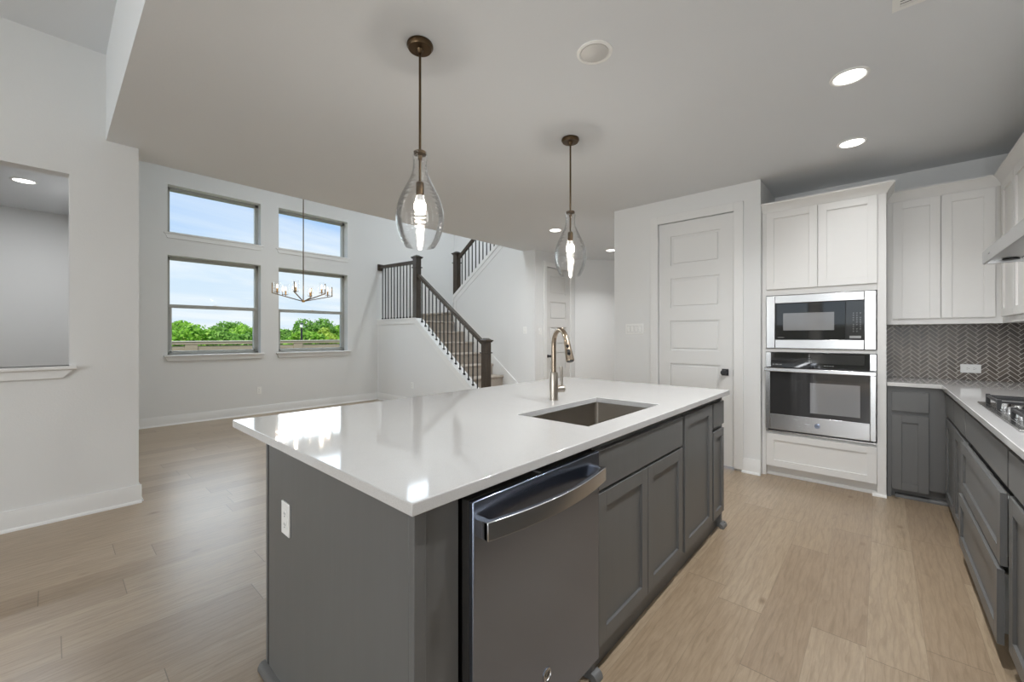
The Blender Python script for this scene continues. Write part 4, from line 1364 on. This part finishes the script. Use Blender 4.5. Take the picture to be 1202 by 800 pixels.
# unseen fill lamps added in the living room ceiling behind the camera
for x, y in ((-3.4, -1.2), (-0.9, -1.2), (-3.4, -3.6), (-0.9, -3.6)):
    downlight(x, y, HIGH, 'added recessed fill light in the high living room ceiling behind the camera', group='added living room fill lights', watts=LIVING_FILL_W)
for y, wt_ in ((1.75, 26), (0.6, 2.0)):  # unseen lamps added to brighten the aisle, oven tower and pantry wall
    downlight(-0.13, y, CEIL, 'added recessed fill light over the aisle, unseen above the picture', group='added aisle fill lights', watts=wt_, spread=172)


# air vent
t = thing('air_vent', 'white slatted air register in the ceiling at the top picture edge', 'vent', (0.18, 2.4, CEIL))
m = MB()
vx0, vx1, vy0, vy1 = 0.037, 0.36, 2.28, 2.495
m.box(vx0, vx0 + 0.025, vy0, vy1, CEIL - 0.006, CEIL).box(vx1 - 0.025, vx1, vy0, vy1, CEIL - 0.006, CEIL)
m.box(vx0 + 0.025, vx1 - 0.025, vy0, vy0 + 0.025, CEIL - 0.006, CEIL).box(vx0 + 0.025, vx1 - 0.025, vy1 - 0.025, vy1, CEIL - 0.006, CEIL)
m.build('frame', 'white_plastic', t)
MB().box(vx0 + 0.025, vx1 - 0.025, vy0 + 0.025, vy1 - 0.025, CEIL - 0.001, CEIL).build('backing', 'slot_dark', t)
m = MB()
for k in range(9):
    y = vy0 + 0.033 + k * 0.0185
    m.beam((vx0 + 0.025, y, CEIL - 0.005), (vx1 - 0.025, y, CEIL - 0.005), 0.012, 0.0015)
m.build('slats', 'white_plastic', t)

# glass pendants
def pendant(x, y, label, glass_top=2.18):
    t = thing('pendant_light', label, 'pendant light', (x, y, CEIL), 'glass pendants over the island')
    m = MB().lathe([(0.062, 0.0), (0.064, -0.006), (0.064, -0.014), (0.058, -0.020), (0.056, -0.026), (0.018, -0.027), (0.012, -0.040), (0.008, -0.045)], (x, y, CEIL), 36)
    m.build('canopy', 'bronze', t)
    m = MB().tube([(x, y, CEIL - 0.04), (x, y, glass_top - 0.142)], 0.0062, 12)
    m.build('rod', 'bronze', t)
    MB().lathe([(0.010, 0.012), (0.028, 0.010), (0.034, 0.004), (0.034, -0.004), (0.012, -0.010), (0.010, -0.03)], (x, y, glass_top), 28).build('cap', 'bronze', t)
    prof = [(0.043, 0.0), (0.0405, -0.014), (0.036, -0.035), (0.034, -0.055), (0.037, -0.085), (0.046, -0.115), (0.060, -0.145),
            (0.077, -0.178), (0.094, -0.212), (0.107, -0.246), (0.115, -0.280), (0.118, -0.312), (0.116, -0.345), (0.110, -0.378), (0.100, -0.410), (0.087, -0.438), (0.073, -0.460)]
    # outer skin, rim and inner skin as one blown shape
    inner = [(r - 0.0028, z) for r, z in prof][::-1]
    m = MB().lathe(prof + inner, (x, y, glass_top), 56, cap=False)
    m.build('glass_shade', 'shade_glass', t)
    m = MB().lathe([(0.008, 0.0), (0.017, -0.004), (0.0195, -0.010), (0.0195, -0.064), (0.017, -0.067)], (x, y, glass_top - 0.138), 24)
    m.build('socket', 'bronze', t)
    zb = glass_top - 0.262
    MB().lathe([(0.014, 0.0), (0.015, -0.012), (0.019, -0.034)], (x, y, glass_top - 0.203), 24).build('bulb_neck', 'white_plastic', t)
    b = MB().lathe([(0.018, 0.0255), (0.024, 0.020), (0.0295, 0.010), (0.031, 0.0), (0.029, -0.011), (0.022, -0.0215), (0.012, -0.0285), (0.0005, -0.031)], (x, y, zb), 28, cap=False)
    b.build('bulb', 'bulb_glow', t)
    L = add_light('pendant_glow', 'POINT', (0, 0, zb - CEIL), PENDANT_W, (1.0, 0.93, 0.82), shadow_soft_size=0.026)
    L.parent = t
pendant(-1.698, 1.216, 'clear glass pendant lamp nearer the camera, hung over the island by a long rod')
pendant(-1.693, 2.533, 'clear glass pendant lamp seen above the faucet, the smaller looking of the pair')

# chandelier
CX, CYY = -6.03, 2.356
zh = 1.765
t = thing('chandelier', 'six-arm bronze chandelier with clear glass cylinders, hanging before the dining windows', 'chandelier', (CX, CYY, zh))
MB().tube([(CX, CYY, zh), (CX, CYY, 5.44)], 0.007, 10).build('rod', 'chandelier_metal', t)
MB().lathe([(0.06, 0.0), (0.06, -0.02), (0.02, -0.026)], (CX, CYY, 5.45), 28).build('canopy', 'chandelier_metal', t)
MB().lathe([(0.010, -0.015), (0.022, -0.010), (0.024, 0.0), (0.022, 0.012), (0.008, 0.018)], (CX, CYY, zh), 24).build('hub', 'brass', t)
right_v = Vector((0.364, 0.931, 0)); near_v = Vector((0.931, -0.364, 0))
for k in range(6):
    a = R(46 + 60 * k)
    dv = right_v * math.cos(a) + near_v * math.sin(a)
    C0 = Vector((CX, CYY, zh))
    tip = C0 + dv * 0.385 + Vector((0, 0, 0.092))
    ar = MB().beam(C0 + dv * 0.015, tip, 0.011, 0.011)
    ar.box(tip.x - 0.0055, tip.x + 0.0055, tip.y - 0.0055, tip.y + 0.0055, tip.z - 0.005, tip.z + 0.135)
    arm = ar.build('arm', 'chandelier_metal', t)
    cp_ = C0 + dv * 0.325 + Vector((0, 0, 0.078))
    MB().tube([cp_, cp_ + Vector((0, 0, 0.022))], 0.005, 8).lathe([(0.006, 0.0), (0.034, 0.003), (0.036, 0.006), (0.008, 0.008)], cp_ + Vector((0, 0, 0.02)), 20).build('bobeche', 'chandelier_metal', arm)
    MB().lathe([(0.0095, 0.0), (0.0095, 0.052), (0.008, 0.054)], cp_ + Vector((0, 0, 0.028)), 14).build('candle_sleeve', 'brass', arm)
    MB().lathe([(0.006, 0.0), (0.009, 0.014), (0.0095, 0.024), (0.006, 0.042), (0.001, 0.056)], cp_ + Vector((0, 0, 0.082)), 12, cap=False).build('bulb', 'filament_glow', arm)
    L = add_light('candle_glow', 'POINT', cp_ + Vector((0, 0, 0.112)) - C0, CHANDELIER_W, (1.0, 0.88, 0.70), shadow_soft_size=0.012)
    L.parent = t
    gz = cp_ + Vector((0, 0, 0.029))
    m = MB().lathe([(0.043, 0.0), (0.043, 0.145), (0.041, 0.145), (0.041, 0.0)], gz, 24, cap=False)
    m.build('glass_cylinder', 'cup_glass', arm)

# ================================================================== OUTDOORS
m = MB()
vs = [m.bm.verts.new(p) for p in ((-7.76, -60, -0.5), (-7.76, 90, -0.5), (-14, 90, -0.7), (-14, -60, -0.7), (-90, 90, -4.0), (-90, -60, -4.0))]
m.bm.faces.new((vs[0], vs[1], vs[2], vs[3])); m.bm.faces.new((vs[3], vs[2], vs[4], vs[5]))
struct(m.build('ground', 'grass_ground'))
struct(MB().box(-7.7, 40, -60, -6.2, -0.6, -0.3).build('ground_yard', 'grass_ground'))

def fence(name, ax, p, a0, a1, ztop, zbase, label, inward):
    t = thing(name, label, 'fence', (p, (a0 + a1) / 2, zbase) if ax == 'x' else ((a0 + a1) / 2, p, zbase))
    n = int(round((a1 - a0) / 2.6))
    # horizontal board panels between posts, facing the house
    st_ = (a1 - a0) / n
    for k in range(n):
        m = MB()
        z = zbase
        while z < ztop - 0.16:
            m.obox(ax, p - inward * 0.012, p + inward * 0.008, a0 + k * st_ + 0.01, a0 + (k + 1) * st_ - 0.01, z, min(z + 0.138, ztop - 0.10))
            z += 0.142
        m.build('board_panel', 'fence_wood', t)
    for k in range(n + 1):
        MB().obox(ax, p + inward * 0.0, p + inward * 0.028, a0 + k * st_ - 0.13, a0 + k * st_ + 0.13, zbase, ztop - 0.095).build('fence_post', 'fence_wood', t)
    MB().obox(ax, p - inward * 0.02, p + inward * 0.036, a0 - 0.1, a1 + 0.1, ztop - 0.095, ztop - 0.022).build('fascia_board', 'fence_wood', t)
    MB().obox(ax, p - inward * 0.05, p + inward * 0.05, a0 - 0.1, a1 + 0.1, ztop - 0.020, ztop).build('cap_board', 'fence_cap', t)
fence('wooden_fence', 'x', -13.2, -10.6, 20.6, 1.152, -0.68, 'weathered brown board fence outside the dining windows', 1)
fence('wooden_fence', 'y', -11.5, -9.0, 9.2, 1.72, -0.35, 'weathered board fence behind the living room, seen only in the oven glass', 1)

def crown_mesh(name, blobs, nleaf, size, seed):
    rnd = random.Random(seed)
    bm = bmesh.new()
    tot = sum(b[3] ** 2 for b in blobs)
    for (bx, by, bz, br) in blobs:
        n = int(nleaf * br * br / tot)
        for _ in range(n):
            d = Vector((rnd.gauss(0, 1), rnd.gauss(0, 1), rnd.gauss(0, 1))).normalized()
            rr_ = br * (0.55 + 0.5 * rnd.random() ** 0.6)
            if rnd.random() < 0.08: rr_ *= 1.22
            p = Vector((bx, by, bz)) + Vector((d.x, d.y, d.z * 0.85)) * rr_
            nn = (d + Vector((rnd.gauss(0, .6), rnd.gauss(0, .6), rnd.gauss(0, .6)))).normalized()
            u = nn.orthogonal().normalized(); v = nn.cross(u)
            s = size * rnd.uniform(0.6, 1.3)
            ang = rnd.uniform(0, 2 * PI)
            uu = (u * math.cos(ang) + v * math.sin(ang)) * s
            vv = (v * math.cos(ang) - u * math.sin(ang)) * s * 0.7
            q = [bm.verts.new(p + uu * a + vv * b + nn * c) for a, b, c in ((-1, 0, 0), (-0.1, -0.8, .15 * s), (1, 0, 0), (-0.1, 0.8, .15 * s))]
            bm.faces.new(q)
    mb = MB(); mb.bm.free(); mb.bm = bm
    return mb

def blobs_for(seed, w, h):
    rnd = random.Random(seed)
    out = [(0, 0, h * 0.55, w * 0.5)]
    for k in range(11):
        a = rnd.uniform(0, 2 * PI); r = rnd.uniform(0.25, 0.75) * w
        out.append((math.cos(a) * r, math.sin(a) * r, h * rnd.uniform(0.35, 0.82), w * rnd.uniform(0.2, 0.36)))
    return out

def tree(x, y, zg, w, h, mat, seed, label, leaf=0.12, n=5200):
    t = thing('leafy_tree', label, 'tree', (x, y, zg), 'trees beyond the fence')
    bl = blobs_for(seed, w, h)
    top = max(c + r * 0.9 for a, b, c, r in bl)
    k = h / top
    m = crown_mesh('foliage', [(x + a, y + b, zg + max(c * k, r * 0.55), r * min(1.0, k * 1.25)) for a, b, c, r in bl], n, leaf, seed)
    m.build('foliage', mat, t)
    tr_ = MB().tube([(x, y, zg - 0.3), (x + 0.1, y, zg + h * 0.3), (x, y + 0.1, zg + h * 0.6)], [0.16, 0.12, 0.06], 9)
    for s in (-1, 1):
        tr_.tube([(x + 0.1, y, zg + h * 0.3), (x + s * w * 0.35, y + s * w * 0.2, zg + h * 0.62)], [0.07, 0.03], 7)
    tr_.build('trunk', 'bark', t)
def from_px(u, X):
    a = (u - 601) / FOCAL_PX
    s_, c_ = math.sin(YAW), math.cos(YAW)
    return X / (-(s_ - c_ * a)) * (c_ + s_ * a)
# (picture column, X, crown width, picture row of the top, leaf)
trees = [
    (199, -30, 2.6, 377, 'leaf_green'), (222, -33, 1.7, 375.5, 'leaf_green'), (240, -37, 1.8, 382, 'leaf_dark'), (258, -32, 1.7, 383, 'leaf_green'),
    (262, -36, 1.7, 382, 'leaf_dark'), (276, -44, 2.2, 377, 'leaf_dark'), (291, -36, 1.6, 380, 'leaf_green'), (303, -33, 1.2, 375, 'leaf_green'),
    (332, -31, 1.8, 382, 'leaf_dark'), (345, -37, 2.0, 383, 'leaf_green'), (371, -34, 2.1, 372, 'leaf_dark'), (386, -30, 1.3, 384, 'leaf_yellow'),
    (398, -33, 1.6, 381, 'leaf_green'), (412, -36, 2.6, 379, 'leaf_dark'), (238, -29, 1.6, 387, 'leaf_green'), (284, -28, 1.6, 388, 'leaf_dark'),
    (360, -28, 1.5, 387, 'leaf_green'), (180, -36, 2.8, 376, 'leaf_dark')]
where = ['at the lower window edge by the wall opening', 'with a rounded crown in the wider lower window', 'darker, standing behind the rounded crown', 'low, in the middle of the wider lower window',
         'dark, low, past the middle of the wider lower window', 'tall, far off between the two lower windows', 'bright, beside the gray bar between the lower windows', 'thin topped, by the jamb of the wider lower window',
         'dull green, just past the jamb of the farther lower window', 'behind the street lamp', 'with the highest crown, in the farther lower window', 'small yellow green, in front of the highest crown',
         'bright, near the last window jamb', 'mostly hidden by the last window jamb', 'short, right behind the fence under the sky gap', 'short and dark, right behind the fence by the jamb',
         'short, right behind the fence by the street lamp', 'mostly hidden by the first window jamb']
for i, ((u, X, w, row, mt), wh) in enumerate(zip(trees, where)):
    y = from_px(u, X)
    zg = -0.7 + (X + 14) * (3.3 / 76) - 0.1
    h = EYE + (394 - row) / FOCAL_PX * (y * math.cos(YAW) - X * math.sin(YAW)) - zg
    tree(X, y, zg, w, h, mt, 100 + i, 'leafy tree ' + wh)
# distant street lamp
X = -27.0; y = from_px(354, X)
t = thing('street_lamp', 'dark street lamp post with a white lantern, in front of the trees', 'street lamp', (X, y, -1.3))
MB().tube([(X, y, -1.3), (X, y, 1.78)], [0.08, 0.06], 12).build('post', 'black_metal', t)
MB().lathe([(0.05, 0.0), (0.09, 0.04), (0.10, 0.20), (0.06, 0.24)], (X, y, 1.78), 16).build('lantern', 'white_plastic', t)
MB().lathe([(0.13, 0.0), (0.08, 0.06), (0.02, 0.09)], (X, y, 2.02), 16).build('cap', 'black_metal', t)
